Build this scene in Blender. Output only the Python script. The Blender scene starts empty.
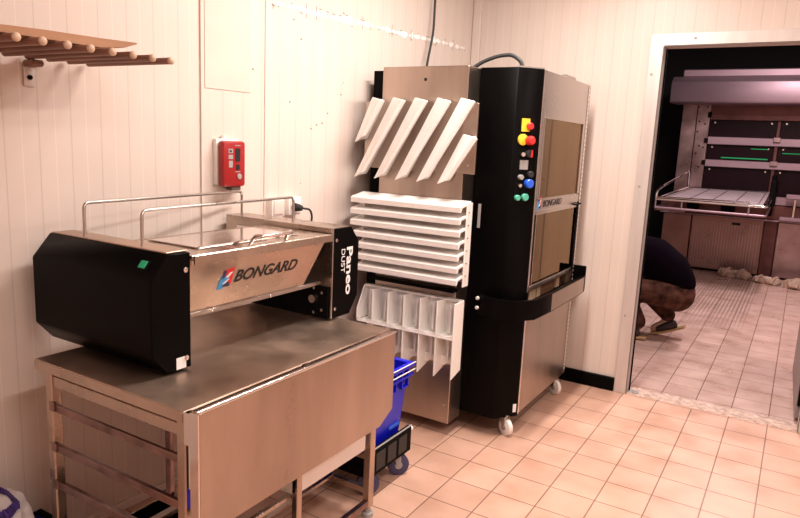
import bpy, bmesh, math, random
from mathutils import Vector, Matrix
random.seed(7)
SC = bpy.context.scene
COL = SC.collection
PI = math.pi

# ------------------------------------------------------------------ materials
def mat(name, color, rough=.5, metal=0., emit=None, estr=0., alpha=1., noise=0., nscale=8., bump=0., bscale=60., stretch=None, rnoise=0., coat=0., trans=0., spec=.5):
    m = bpy.data.materials.new(name); m.use_nodes = True
    nt = m.node_tree; N = nt.nodes; L = nt.links
    b = N['Principled BSDF']
    b.inputs['Base Color'].default_value = (*color, 1)
    b.inputs['Roughness'].default_value = rough
    b.inputs['Metallic'].default_value = metal
    b.inputs['Alpha'].default_value = alpha
    b.inputs['Specular IOR Level'].default_value = spec
    b.inputs['Coat Weight'].default_value = coat
    b.inputs['Transmission Weight'].default_value = trans
    if emit:
        b.inputs['Emission Color'].default_value = (*emit, 1); b.inputs['Emission Strength'].default_value = estr
    g = N.new('ShaderNodeNewGeometry')
    mp = N.new('ShaderNodeMapping'); L.new(g.outputs['Position'], mp.inputs['Vector'])
    if stretch: mp.inputs['Scale'].default_value = stretch
    if noise or rnoise:
        t = N.new('ShaderNodeTexNoise'); t.inputs['Scale'].default_value = nscale; t.inputs['Detail'].default_value = 6
        L.new(mp.outputs[0], t.inputs['Vector'])
    if noise:
        r = N.new('ShaderNodeValToRGB')
        r.color_ramp.elements[0].position = .3; r.color_ramp.elements[1].position = .72
        r.color_ramp.elements[0].color = (*[c*(1-noise) for c in color], 1)
        r.color_ramp.elements[1].color = (*[min(1, c*(1+noise*.5)) for c in color], 1)
        L.new(t.outputs['Fac'], r.inputs[0]); L.new(r.outputs[0], b.inputs['Base Color'])
    if rnoise:
        mr = N.new('ShaderNodeMapRange'); mr.inputs[1].default_value = .3; mr.inputs[2].default_value = .7
        mr.inputs[3].default_value = max(0.03, rough-rnoise); mr.inputs[4].default_value = rough+rnoise
        L.new(t.outputs['Fac'], mr.inputs[0]); L.new(mr.outputs[0], b.inputs['Roughness'])
    if bump:
        t2 = N.new('ShaderNodeTexNoise'); t2.inputs['Scale'].default_value = bscale; t2.inputs['Detail'].default_value = 3
        L.new(mp.outputs[0], t2.inputs['Vector'])
        bp = N.new('ShaderNodeBump'); bp.inputs['Strength'].default_value = bump; bp.inputs['Distance'].default_value = .004
        L.new(t2.outputs['Fac'], bp.inputs['Height']); L.new(bp.outputs[0], b.inputs['Normal'])
    return m

def mth(N, L, op, a, b=None, c=None):
    n = N.new('ShaderNodeMath'); n.operation = op
    for i, v in enumerate((a, b, c)):
        if v is None: continue
        if isinstance(v, (int, float)): n.inputs[i].default_value = v
        else: L.new(v, n.inputs[i])
    return n.outputs[0]

def panel_wall_mat(name, color, direction, pitch=.11, phase=0., strength=.15, specks=True):
    """cream cladding sheet with fine vertical grooves"""
    m = bpy.data.materials.new(name); m.use_nodes = True
    nt = m.node_tree; N = nt.nodes; L = nt.links; b = N['Principled BSDF']
    g = N.new('ShaderNodeNewGeometry')
    dp = N.new('ShaderNodeVectorMath'); dp.operation = 'DOT_PRODUCT'; dp.inputs[1].default_value = direction
    L.new(g.outputs['Position'], dp.inputs[0])
    s = mth(N, L, 'ADD', dp.outputs['Value'], 50*pitch+phase)
    def groove(p, w):
        f = mth(N, L, 'FRACT', mth(N, L, 'DIVIDE', s, p))
        d = mth(N, L, 'ABSOLUTE', mth(N, L, 'SUBTRACT', f, .5))
        return mth(N, L, 'LESS_THAN', d, w/p)
    g1 = groove(pitch, .0022)
    s2 = mth(N, L, 'FRACT', mth(N, L, 'DIVIDE', mth(N, L, 'ADD', s, pitch*.5), pitch))
    g2 = mth(N, L, 'LESS_THAN', mth(N, L, 'ABSOLUTE', mth(N, L, 'SUBTRACT', s2, .5)), .0016/pitch)
    nz = N.new('ShaderNodeTexNoise'); nz.inputs['Scale'].default_value = 1.6; nz.inputs['Detail'].default_value = 5
    L.new(g.outputs['Position'], nz.inputs['Vector'])
    r = N.new('ShaderNodeValToRGB'); r.color_ramp.elements[0].position = .32; r.color_ramp.elements[1].position = .7
    r.color_ramp.elements[0].color = (*[c*.93 for c in color], 1); r.color_ramp.elements[1].color = (*color, 1)
    L.new(nz.outputs['Fac'], r.inputs[0])
    mx = N.new('ShaderNodeMix'); mx.data_type = 'RGBA'; mx.inputs[7].default_value = (*[c*(.45) for c in color], 1)
    L.new(mth(N, L, 'MULTIPLY', g1, strength*1.6), mx.inputs[0]); L.new(r.outputs[0], mx.inputs[6])
    mx2 = N.new('ShaderNodeMix'); mx2.data_type = 'RGBA'; mx2.inputs[7].default_value = (*[min(1, c*1.2) for c in color], 1)
    L.new(mth(N, L, 'MULTIPLY', g2, .5), mx2.inputs[0]); L.new(mx.outputs[2], mx2.inputs[6])
    out = mx2.outputs[2]
    if specks:
        v = N.new('ShaderNodeTexVoronoi'); v.inputs['Scale'].default_value = 4.2
        L.new(g.outputs['Position'], v.inputs['Vector'])
        sp = mth(N, L, 'LESS_THAN', v.outputs['Distance'], .018)
        mx3 = N.new('ShaderNodeMix'); mx3.data_type = 'RGBA'; mx3.inputs[7].default_value = (.12, .08, .06, 1)
        L.new(sp, mx3.inputs[0]); L.new(out, mx3.inputs[6]); out = mx3.outputs[2]
    L.new(out, b.inputs['Base Color'])
    b.inputs['Roughness'].default_value = .42
    bp = N.new('ShaderNodeBump'); bp.inputs['Strength'].default_value = .5; bp.inputs['Distance'].default_value = .003; bp.invert = True
    L.new(g1, bp.inputs['Height']); L.new(bp.outputs[0], b.inputs['Normal'])
    return m

def tile_mat(name, color, mortar, rough, far=False):
    m = bpy.data.materials.new(name); m.use_nodes = True
    nt = m.node_tree; N = nt.nodes; L = nt.links; b = N['Principled BSDF']
    g = N.new('ShaderNodeNewGeometry')
    mp = N.new('ShaderNodeMapping'); mp.inputs['Location'].default_value = (10.0-.003, 10.0-.13, 0)
    L.new(g.outputs['Position'], mp.inputs['Vector'])
    br = N.new('ShaderNodeTexBrick'); br.offset = 0.0; br.squash = 1
    br.inputs['Scale'].default_value = 1; br.inputs['Brick Width'].default_value = .2; br.inputs['Row Height'].default_value = .2
    br.inputs['Mortar Size'].default_value = .0030; br.inputs['Mortar Smooth'].default_value = .25; br.inputs['Bias'].default_value = 0
    br.inputs['Color1'].default_value = (*color, 1); br.inputs['Color2'].default_value = (*[c*.88 for c in color], 1)
    br.inputs['Mortar'].default_value = (*mortar, 1)
    L.new(mp.outputs[0], br.inputs['Vector'])
    nz = N.new('ShaderNodeTexNoise'); nz.inputs['Scale'].default_value = 5; nz.inputs['Detail'].default_value = 7
    L.new(g.outputs['Position'], nz.inputs['Vector'])
    r = N.new('ShaderNodeValToRGB'); r.color_ramp.elements[0].position = .3; r.color_ramp.elements[1].position = .65
    r.color_ramp.elements[0].color = (.78, .72, .68, 1); r.color_ramp.elements[1].color = (1, 1, 1, 1)
    L.new(nz.outputs['Fac'], r.inputs[0])
    mx = N.new('ShaderNodeMix'); mx.data_type = 'RGBA'; mx.blend_type = 'MULTIPLY'; mx.inputs[0].default_value = .8
    L.new(br.outputs['Color'], mx.inputs[6]); L.new(r.outputs[0], mx.inputs[7])
    out = mx.outputs[2]
    hgt = mth(N, L, 'MULTIPLY', br.outputs['Fac'], -1.)
    if far:   # darker stripes in the tile colour in front of the oven
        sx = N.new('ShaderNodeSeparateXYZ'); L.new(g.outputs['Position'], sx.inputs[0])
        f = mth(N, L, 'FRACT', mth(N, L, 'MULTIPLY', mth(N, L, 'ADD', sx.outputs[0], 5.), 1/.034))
        stripe = mth(N, L, 'LESS_THAN', f, .42)
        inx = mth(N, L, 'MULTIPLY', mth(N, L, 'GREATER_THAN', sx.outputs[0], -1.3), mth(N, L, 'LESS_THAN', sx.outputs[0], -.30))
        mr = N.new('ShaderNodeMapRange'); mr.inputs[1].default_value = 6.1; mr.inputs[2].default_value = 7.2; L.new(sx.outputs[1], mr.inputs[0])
        msk = mth(N, L, 'MULTIPLY', mth(N, L, 'MULTIPLY', inx, stripe), mr.outputs[0])
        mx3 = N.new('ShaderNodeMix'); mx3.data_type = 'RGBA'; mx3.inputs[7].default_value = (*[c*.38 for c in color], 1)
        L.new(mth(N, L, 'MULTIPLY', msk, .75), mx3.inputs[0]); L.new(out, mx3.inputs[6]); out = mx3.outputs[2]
    L.new(out, b.inputs['Base Color'])
    mr2 = N.new('ShaderNodeMapRange'); mr2.inputs[1].default_value = .3; mr2.inputs[2].default_value = .7
    mr2.inputs[3].default_value = rough-.08; mr2.inputs[4].default_value = rough+.12
    L.new(nz.outputs['Fac'], mr2.inputs[0]); L.new(mr2.outputs[0], b.inputs['Roughness'])
    bp = N.new('ShaderNodeBump'); bp.inputs['Strength'].default_value = .6; bp.inputs['Distance'].default_value = .002
    L.new(hgt, bp.inputs['Height']); L.new(bp.outputs[0], b.inputs['Normal'])
    return m

WALLC = (.745, .62, .55)
TH = math.radians(3.5)
M = {
 'wall_l': panel_wall_mat('cream_cladding_left', WALLC, (math.sin(TH), math.cos(TH), 0), .11, .02),
 'wall_r': panel_wall_mat('cream_cladding_right', WALLC, (1, 0, 0), .11, .03, specks=False),
 'cream': mat('cream_plain', WALLC, .45, noise=.06, nscale=3),
 'patch': mat('cream_smooth_sheet', (.76, .635, .56), .25, noise=.08, nscale=3),
 'scar': mat('bare_filler', (.95, .92, .88), .8, noise=.1, nscale=60),
 'grime': mat('dark_grime', (.14, .09, .07), .8),
 'ceil': mat('ceiling_white', (.75, .68, .62), .7),
 'floor': tile_mat('salmon_tiles', (.70, .425, .315), (.26, .14, .10), .36),
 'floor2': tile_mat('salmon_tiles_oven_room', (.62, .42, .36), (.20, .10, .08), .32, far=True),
 'thresh': mat('crumbled_mortar', (.66, .47, .39), .85, noise=.45, nscale=24, bump=.5, bscale=50),
 'steel': mat('brushed_steel', (.52, .425, .36), .27, 1, noise=.22, nscale=7, rnoise=.09),
 'steel_v': mat('brushed_steel_panel', (.47, .385, .33), .33, 1, noise=.24, nscale=6, rnoise=.06, stretch=(1, 1, .25)),
 'steel_top': mat('worn_steel_top', (.50, .36, .28), .42, 1, noise=.22, nscale=5, rnoise=.08),
 'steel_grey': mat('grey_steel', (.55, .50, .47), .30, 1, noise=.12, nscale=4, rnoise=.05),
 'chrome': mat('polished_chrome', (.75, .70, .68), .12, 1),
 'alu': mat('aluminium_frame', (.66, .58, .54), .42, .35, noise=.1, nscale=20, stretch=(1, 1, .1)),
 'rustrail': mat('stained_steel_rail', (.33, .22, .20), .3, 1, noise=.5, nscale=14),
 'black': mat('satin_black', (.0025, .002, .002), .34, spec=.05),
 'blackm': mat('matt_black', (.004, .0035, .0035), .6, spec=.06),
 'blackrub': mat('black_rubber', (.02, .018, .018), .6),
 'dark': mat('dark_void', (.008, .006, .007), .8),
 'white': mat('white_plastic', (.90, .84, .80), .38),
 'whitegrid': mat('cutter_white_plastic', (.96, .91, .87), .4, noise=.05, nscale=10),
 'blue': mat('blue_plastic', (.006, .012, .62), .32),
 'bluedark': mat('dark_blue_plastic', (.01, .015, .20), .4),
 'red': mat('red_plastic', (.34, .008, .010), .35),
 'redk': mat('red_button', (.85, .03, .03), .3),
 'yellow': mat('yellow_plate', (.9, .60, .04), .4),
 'green': mat('green_switch', (.0, .20, .09), .3, emit=(0, .7, .3), estr=.10),
 'greenb': mat('green_button', (.10, .50, .35), .4),
 'blueb': mat('blue_button', (.02, .12, .75), .3),
 'grey': mat('grey_plastic', (.35, .33, .32), .4),
 'logored': mat('logo_red', (.75, .02, .03), .5), 'logoblue': mat('logo_blue', (.05, .35, .75), .5), 'logodk': mat('logo_navy', (.02, .03, .10), .5),
 'ink': mat('black_ink', (.01, .01, .012), .5), 'paper': mat('white_sticker', (.85, .83, .82), .5),
 'wood': mat('rod_wood', (.26, .125, .085), .55, noise=.45, nscale=14, stretch=(.2, 1, 1)),
 'woodend': mat('rod_end_wood', (.62, .42, .30), .5, noise=.2, nscale=30),
 'board': mat('brown_card', (.42, .21, .11), .6, noise=.3, nscale=9, stretch=(1, .3, 1)),
 'inner': mat('machine_inner_panel', (.32, .16, .08), .5, noise=.25, nscale=5, stretch=(1, 3, .2)),
 'inner2': mat('machine_reflected_bar', (.86, .62, .42), .5, noise=.1, nscale=5),  # bars mirrored in the panes, put into colour as solid strips
 'oven': mat('oven_steel', (.42, .30, .30), .34, 1, noise=.3, nscale=5, rnoise=.1),
 'hood': mat('hood_steel', (.40, .28, .32), .5, .75, noise=.2, nscale=4, stretch=(.3, 1, 1)),
 'ovenpan': mat('oven_lower_panel', (.36, .22, .19), .45, 1, noise=.2, nscale=4),
 'ovendark': mat('oven_red_brown', (.15, .06, .055), .35, .6, noise=.4, nscale=5),
 'ovenglass': mat('oven_deck_glass', (.012, .003, .006), .3, spec=.15),
 'greenlamp': mat('green_lamp', (.0, .2, .07), .4, emit=(.02, .7, .2), estr=.14),
 'mesh': mat('loader_belt', (.55, .44, .46), .45, .2, noise=.35, nscale=6, stretch=(1, 6, 1)),
 'cloth': mat('flour_cloth', (.52, .36, .28), .9, noise=.35, nscale=18, bump=1, bscale=30),
 'skin': mat('skin', (.52, .30, .22), .5),
 'shirt': mat('dark_shirt', (.004, .0018, .0045), .9, noise=.3, nscale=12, spec=.03),
 'trouser': mat('mottled_trousers', (.10, .042, .030), .9, noise=.85, nscale=14, spec=.1),
 'shoe': mat('dark_shoe', (.03, .016, .014), .6), 'sole': mat('tan_sole', (.45, .28, .13), .7),
 'hair': mat('dark_hair', (.02, .012, .01), .8, bump=1, bscale=120),
 'sack': mat('white_sack', (.62, .55, .54), .8, noise=.25, nscale=8, bump=.8, bscale=14),
 'sackink': mat('violet_print', (.07, .03, .22), .7, noise=.7, nscale=60),
 'rubwheel': mat('blue_black_tyre', (.05, .045, .12), .5),
 'jamb': mat('grey_door', (.30, .24, .23), .4, noise=.15, nscale=4),
}
# window pane: smoky brown acrylic
def glassy(name, tint, mixf):
    m = bpy.data.materials.new(name); m.use_nodes = True
    N = m.node_tree.nodes; L = m.node_tree.links
    N.remove(N['Principled BSDF'])
    o = N['Material Output']; t = N.new('ShaderNodeBsdfTransparent'); t.inputs[0].default_value = (*tint, 1)
    g = N.new('ShaderNodeBsdfGlossy'); g.inputs['Roughness'].default_value = .03; g.inputs[0].default_value = (.85, .62, .42, 1)
    f = N.new('ShaderNodeFresnel'); f.inputs[0].default_value = 1.5
    a = N.new('ShaderNodeMath'); a.operation = 'MULTIPLY_ADD'; a.inputs[1].default_value = 1.; a.inputs[2].default_value = mixf; a.use_clamp = True
    L.new(f.outputs[0], a.inputs[0])
    x = N.new('ShaderNodeMixShader'); L.new(a.outputs[0], x.inputs[0]); L.new(t.outputs[0], x.inputs[1]); L.new(g.outputs[0], x.inputs[2])
    L.new(x.outputs[0], o.inputs[0]); return m
M['pane'] = glassy('smoky_acrylic', (.88, .80, .70), .10)

# ------------------------------------------------------------------ mesh builder
class MB:
    def __init__(s): s.v = []; s.f = []
    def add(s, bm):
        bm.verts.index_update(); o = len(s.v)
        s.v += [v.co.copy() for v in bm.verts]
        s.f += [[o+v.index for v in f.verts] for f in bm.faces]; bm.free(); return s
    def box(s, x0, x1, y0, y1, z0, z1, bev=.002, seg=1, mtx=None):
        bm = bmesh.new(); bmesh.ops.create_cube(bm, size=1)
        d = (abs(x1-x0), abs(y1-y0), abs(z1-z0))
        for v in bm.verts:
            v.co = Vector((v.co.x*d[0]+(x0+x1)/2, v.co.y*d[1]+(y0+y1)/2, v.co.z*d[2]+(z0+z1)/2))
        b = min(bev, min(d)*.4)
        if b > 0: bmesh.ops.bevel(bm, geom=list(bm.edges), offset=b, segments=seg, affect='EDGES', profile=.5)
        if mtx: bmesh.ops.transform(bm, matrix=mtx, verts=bm.verts)
        return s.add(bm)
    def prism(s, pts, axis, a, b, bev=0.0015):
        """pts 2-D in the two other axes (x->(y,z), y->(x,z), z->(x,y)), extruded along axis a..b"""
        def P(p, t):
            return {'x': (t, p[0], p[1]), 'y': (p[0], t, p[1]), 'z': (p[0], p[1], t)}[axis]
        bm = bmesh.new()
        A = [bm.verts.new(P(p, a)) for p in pts]; B = [bm.verts.new(P(p, b)) for p in pts]
        n = len(pts); bm.faces.new(A); bm.faces.new(B[::-1])
        for i in range(n): bm.faces.new((A[i], A[(i+1) % n], B[(i+1) % n], B[i])[::-1])
        bmesh.ops.recalc_face_normals(bm, faces=bm.faces)
        if bev: bmesh.ops.bevel(bm, geom=list(bm.edges), offset=bev, segments=1, affect='EDGES')
        return s.add(bm)
    def hexa(s, p):  # 8 corner points: bottom 4 then top 4 (same winding)
        bm = bmesh.new(); v = [bm.verts.new(q) for q in p]
        for f in ((0, 1, 2, 3), (7, 6, 5, 4), (0, 4, 5, 1), (1, 5, 6, 2), (2, 6, 7, 3), (3, 7, 4, 0)): bm.faces.new([v[i] for i in f])
        bmesh.ops.recalc_face_normals(bm, faces=bm.faces); bmesh.ops.bevel(bm, geom=list(bm.edges), offset=.0015, segments=1, affect='EDGES')
        return s.add(bm)
    def tube(s, pts, r, seg=12, rnd=0., closed=False):
        pts = [Vector(p) for p in pts]
        if rnd and len(pts) > 2:
            q = [pts[0]]
            for i in range(1, len(pts)-1):
                a, b, c = pts[i-1], pts[i], pts[i+1]
                d1 = (a-b); d2 = (c-b); k = min(rnd, d1.length*.45, d2.length*.45); p1 = b+d1.normalized()*k; p2 = b+d2.normalized()*k
                for j in range(7):
                    t = j/6; q.append(p1*(1-t)**2+b*2*t*(1-t)+p2*t*t)
            q.append(pts[-1]); pts = q
        bm = bmesh.new(); rings = []; up = None
        for i, p in enumerate(pts):
            t = (pts[min(i+1, len(pts)-1)]-pts[max(i-1, 0)]).normalized()
            if up is None: up = t.orthogonal().normalized()
            up = (up-t*up.dot(t)).normalized(); w = t.cross(up)
            rr = r[i] if isinstance(r, (list, tuple)) else r
            rings.append([bm.verts.new(p+(up*math.cos(2*PI*k/seg)+w*math.sin(2*PI*k/seg))*rr) for k in range(seg)])
        for a, b in zip(rings, rings[1:]):
            for k in range(seg): bm.faces.new((a[k], a[(k+1) % seg], b[(k+1) % seg], b[k]))
        bm.faces.new(rings[0][::-1]); bm.faces.new(rings[-1])
        bmesh.ops.recalc_face_normals(bm, faces=bm.faces)
        return s.add(bm)
    def disc(s, c, n, r, h, seg=20, bev=.15):
        c = Vector(c); n = Vector(n).normalized()
        return s.tube([c, c+n*h*(1-bev), c+n*h], [r, r, r*(1-bev)], seg)
    def ball(s, c, r, sc=(1, 1, 1)):
        bm = bmesh.new(); bmesh.ops.create_uvsphere(bm, u_segments=14, v_segments=8, radius=1)
        for v in bm.verts: v.co = Vector((v.co.x*r*sc[0]+c[0], v.co.y*r*sc[1]+c[1], v.co.z*r*sc[2]+c[2]))
        return s.add(bm)
    def quad(s, *p):
        o = len(s.v); s.v += [Vector(q) for q in p]; s.f.append(list(range(o, o+len(p)))); return s

def root_loc(o):
    while o.parent: o = o.parent
    return Vector(o.location)
def build(name, mb, m, parent=None, smooth=True, sub=0):
    me = bpy.data.meshes.new(name)
    off = root_loc(parent) if parent else Vector((0, 0, 0))
    if parent is None:   # origin at base centre
        xs = [v.x for v in mb.v]; ys = [v.y for v in mb.v]; zs = [v.z for v in mb.v]
        off = Vector(((min(xs)+max(xs))/2, (min(ys)+max(ys))/2, min(zs)))
    me.from_pydata([v-off for v in mb.v], [], mb.f); me.update()
    me.materials.append(M[m] if isinstance(m, str) else m)
    if smooth:
        me.polygons.foreach_set('use_smooth', [True]*len(me.polygons))
        me.set_sharp_from_angle(angle=math.radians(35))
    o = bpy.data.objects.new(name, me); COL.objects.link(o)
    if parent: o.parent = parent
    else: o.location = off
    if sub:
        sm = o.modifiers.new('sub', 'SUBSURF'); sm.levels = sub; sm.render_levels = sub
    return o
def tag(o, label, cat, group=None, kind=None):
    o['label'] = label; o['category'] = cat
    if group: o['group'] = group
    if kind: o['kind'] = kind
    return o
def thing(name, label, cat, loc, group=None):
    o = bpy.data.objects.new(name, None); COL.objects.link(o); o.location = loc; o.empty_display_size = .05
    return tag(o, label, cat, group)
def struct(name, mb, m, parent=None, smooth=False):
    o = build(name, mb, m, parent, smooth)
    if not parent: o['kind'] = 'structure'
    return o
def text(name, s, m, parent, o, u, v, w, h, ext=.0008, shear=0., bold=0.):
    cu = bpy.data.curves.new('t', 'FONT'); cu.body = s; cu.extrude = .01; cu.shear = shear; cu.offset = bold
    ob = bpy.data.objects.new('t', cu); COL.objects.link(ob)
    dg = bpy.context.evaluated_depsgraph_get(); dg.update()
    me = bpy.data.meshes.new_from_object(ob.evaluated_get(dg))
    bpy.data.objects.remove(ob)
    xs = [q.co.x for q in me.vertices]; ys = [q.co.y for q in me.vertices]
    x0, x1, y0, y1 = min(xs), max(xs), min(ys), max(ys)
    o = Vector(o); u = Vector(u).normalized(); v = Vector(v).normalized(); n = u.cross(v)
    mb = MB()
    for q in me.vertices:
        mb.v.append(o+u*((q.co.x-x0)/(x1-x0)*w)+v*((q.co.y-y0)/(y1-y0)*h)+n*(ext if q.co.z > 0 else 0))
    mb.f = [list(p.vertices) for p in me.polygons]
    return build(name, mb, m, parent, smooth=False)
def flat(poly, o, u, v, t=.0008):
    """small raised flat shape from 2-D polygon in the frame o,u,v"""
    o = Vector(o); u = Vector(u); v = Vector(v); n = u.cross(v).normalized()
    mb = MB(); k = len(poly)
    b = [o+u*p[0]+v*p[1] for p in poly]; tt = [q+n*t for q in b]
    mb.v = b+tt; mb.f = [list(range(k, 2*k)), list(range(k))[::-1]]+[[i, (i+1) % k, k+(i+1) % k, k+i] for i in range(k)]
    return mb
def join(*ms):
    r = MB()
    for m in ms:
        o = len(r.v); r.v += m.v; r.f += [[o+i for i in f] for f in m.f]
    return r

# ------------------------------------------------------------------ camera
cam = bpy.data.cameras.new('camera'); co = bpy.data.objects.new('camera', cam); COL.objects.link(co); SC.camera = co
F = 659.
def dd(px, py): return Vector((px-400, -(py-259), -F))
A = dd(807, 160).normalized(); B = -dd(-709, 91); B = (B-A*B.dot(A)).normalized(); Z = B.cross(A)
Rm = Matrix((B, A, Z))
co.matrix_world = Matrix.Translation((0, 0, 1.5)) @ Rm.to_4x4()
cam.sensor_width = 36; cam.lens = 36*F/800; cam.clip_start = .05

# ------------------------------------------------------------------ room shell
def wl(y, off=0.):   # x of the left wall's face at a given y (the wall runs 5 degrees off square)
    return -2.0+math.tan(TH)*(y-4.17)+off
CE = 2.75; Y0 = -1.6; X1 = 2.2; YR = 4.15
struct('floor', MB().box(-2.9, X1+.1, Y0-.1, YR+.05, -.05, 0, 0), 'floor')
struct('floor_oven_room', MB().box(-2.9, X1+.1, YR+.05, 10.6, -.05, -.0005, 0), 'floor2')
struct('ceiling', MB().box(-2.9, X1+.1, Y0-.1, YR+.085, CE, CE+.05, 0), 'ceil')
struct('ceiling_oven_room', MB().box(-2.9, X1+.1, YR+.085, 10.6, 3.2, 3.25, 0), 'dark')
struct('wall_left', MB().prism([(wl(Y0), Y0), (wl(YR+.1), YR+.1), (wl(YR+.1)-.1, YR+.1), (wl(Y0)-.1, Y0)], 'z', 0, CE, 0), 'wall_l')
DX0, DX1, DH = -.782, .148, 2.105
b = MB().box(-2.1, DX0-.03, YR, YR+.085, 0, CE, 0).box(DX1+.03, X1, YR, YR+.085, 0, CE, 0).box(DX0-.03, DX1+.03, YR, YR+.085, DH+.03, CE, 0)
struct('wall_right', b, 'wall_r')
struct('wall_near', MB().box(-2.7, X1, Y0-.1, Y0, 0, CE, 0), 'cream')
struct('wall_far_side', MB().box(X1, X1+.1, Y0-.1, YR+.14, 0, CE, 0), 'cream')
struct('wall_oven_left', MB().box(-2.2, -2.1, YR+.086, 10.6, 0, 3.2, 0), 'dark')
struct('wall_oven_right', MB().box(1.7, 1.8, YR+.086, 10.6, 0, 3.2, 0), 'cream')
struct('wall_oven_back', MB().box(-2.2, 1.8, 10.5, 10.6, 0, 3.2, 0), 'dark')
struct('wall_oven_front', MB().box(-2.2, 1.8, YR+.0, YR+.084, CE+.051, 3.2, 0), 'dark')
# aluminium door surround
fr = struct('trim_1', MB().prism([(DX0-.078, 0), (DX0, 0), (DX0, DH), (DX0-.078, DH+.07)], 'y', YR-.014, YR, .0015)
       .prism([(DX0-.078, DH+.07), (DX0, DH), (DX1, DH), (DX1+.078, DH+.07)], 'y', YR-.014, YR, .0015)
       .prism([(DX1, 0), (DX1+.078, 0), (DX1+.078, DH+.07), (DX1, DH)], 'y', YR-.014, YR, .0015)
       .box(DX0-.006, DX0, YR-.014, YR+.10, 0, DH, .001).box(DX1, DX1+.006, YR-.014, YR+.10, 0, DH, .001)
       .box(DX0, DX1, YR-.014, YR+.10, DH, DH+.006, .001), 'alu')
fr.data.polygons.foreach_set('use_smooth', [False]*len(fr.data.polygons))
for z in (.5, 1.3, 1.95): build('screw', MB().disc((DX0-.055, YR-.014, z), (0, -1, 0), .007, .003, 12), 'grey', fr)
build('screw', MB().disc((-.62, YR-.014, DH+.04), (0, -1, 0), .007, .003, 12), 'grey', fr)
build('door_stop', MB().box(DX0+.001, DX0+.008, YR+.055, YR+.068, 0, DH-.005, .001), 'blackm', fr)
build('foot_bracket', MB().box(DX0+.01, DX0+.06, YR+.02, YR+.06, 0, .012, .002).disc((DX0+.035, YR+.035, .012), (0, 0, 1), .012, .008), 'grey', fr)
# grey door leaf folded back into the oven room
dl = MB().hexa([(.128, 4.32, .02), (.170, 4.32, .02), (.147, 5.36, .02), (.105, 5.36, .02), (.128, 4.32, 2.08), (.170, 4.32, 2.08), (.147, 5.36, 2.08), (.105, 5.36, 2.08)])
d1 = struct('door_1', dl, 'jamb')
build('hinge', MB().tube([(.145, 4.31, .10), (.145, 4.31, .22)], .012), 'blackm', d1)
build('hinge', MB().tube([(.145, 4.31, 1.8), (.145, 4.31, 1.92)], .012), 'blackm', d1)
struct('baseboard_right', MB().box(-1.99, DX0-.08, YR-.022, YR-.0005, 0, .088, .004), 'black')
struct('baseboard_left', MB().prism([(wl(Y0)+.001, Y0), (wl(YR-.03)+.001, YR-.03), (wl(YR-.03)+.018, YR-.03), (wl(Y0)+.012, Y0)], 'z', 0, .035, .003), 'cream')
# corner post and panel joints
struct('trim_2', MB().box(-2.0, -1.945, YR-.025, YR-.0005, .09, CE-.001, .003), 'cream')
struct('trim_3', MB().prism([(wl(1.921)+.0005, 1.921), (wl(1.933)+.0005, 1.933), (wl(1.933)+.008, 1.933), (wl(1.921)+.008, 1.921)], 'z', .09, CE-.001, .001), 'cream')
struct('trim_4', MB().prism([(wl(2.275)+.0005, 2.275), (wl(2.31)+.0005, 2.31), (wl(2.31)+.004, 2.31), (wl(2.275)+.004, 2.275)], 'z', .09, CE-.001, .001), 'cream')
struct('trim_5', MB().prism([(wl(1.945)+.0005, 1.945), (wl(2.188)+.0005, 2.188), (wl(2.188)+.003, 2.188), (wl(1.945)+.003, 1.945)], 'z', 1.68, CE-.001, .001), 'patch')
# torn strip of paint on the left wall
wlobj = bpy.data.objects['wall_left']
U = Vector((math.sin(TH), math.cos(TH), 0)); V = Vector((0, 0, 1)); 
def wallflat(poly, t): # on left wall, n must face +x : U x V = (cos, -sin, 0)
    o = Vector((wl(0)+.0004, 0, 0)); return flat([(p[0]/math.cos(TH), p[1]) for p in poly], o, U, V, t)
sc_, gr_ = [], []
y = 2.28
while y < 4.03:
    L_ = random.uniform(.015, .07)
    zc = 2.080+.042*(y-2.28)/1.75+.003*math.sin(y*9)
    big = .5+.5*math.sin(y*7.3+1)
    hh = random.uniform(.006, .016)+.018*max(0, big)*random.random()
    n = 9; po = []
    for i in range(n):
        a = 2*PI*i/n; k = random.uniform(.6, 1.1); po.append((y+L_/2+L_*.55*k*math.cos(a), zc+hh*k*math.sin(a)))
    sc_.append(wallflat(po, .0012))
    if random.random() < .8:
        yy = y+random.uniform(0, L_); zz = zc+random.choice((-1, 1))*(hh+.003); w = random.uniform(.006, .022)
        gr_.append(wallflat([(yy, zz), (yy+w, zz-.001), (yy+w, zz+.002), (yy, zz+.003)], .0008))
    if random.random() < .22:
        yy = y+random.uniform(0, L_); gr_.append(wallflat([(yy, zc-.03), (yy+.002, zc-.03), (yy+.002, zc+.035), (yy, zc+.035)], .0008))
    y += L_*random.uniform(.75, 1.5)
for yy, zz in ((2.62, 1.56), (2.66, 1.57), (2.58, 1.54), (2.70, 1.62), (2.2, 1.78), (2.14, 2.0), (2.5, 1.95), (3.2, 1.85), (2.45, 2.03), (2.8, 1.72)):
    gr_.append(wallflat([(yy, zz), (yy+.008, zz-.001), (yy+.010, zz+.005), (yy+.002, zz+.006)], .0008))
build('paint_scar', join(*sc_), 'scar', wlobj, smooth=False)
build('grime_speck', join(*gr_), 'grime', wlobj, smooth=False)
# broken mortar across the doorway
th_ = MB(); n = 60
for i in range(n):
    x = DX0+(DX1-DX0)*i/n; w = (DX1-DX0)/n
    y0 = YR+.0+random.uniform(-.012, .012); y1 = YR+.135+random.uniform(-.015, .015)
    th_.box(x, x+w*1.02, y0, y1, -.01, .0015+random.uniform(0, .003), .0008)
struct('threshold', th_, 'thresh')

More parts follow.
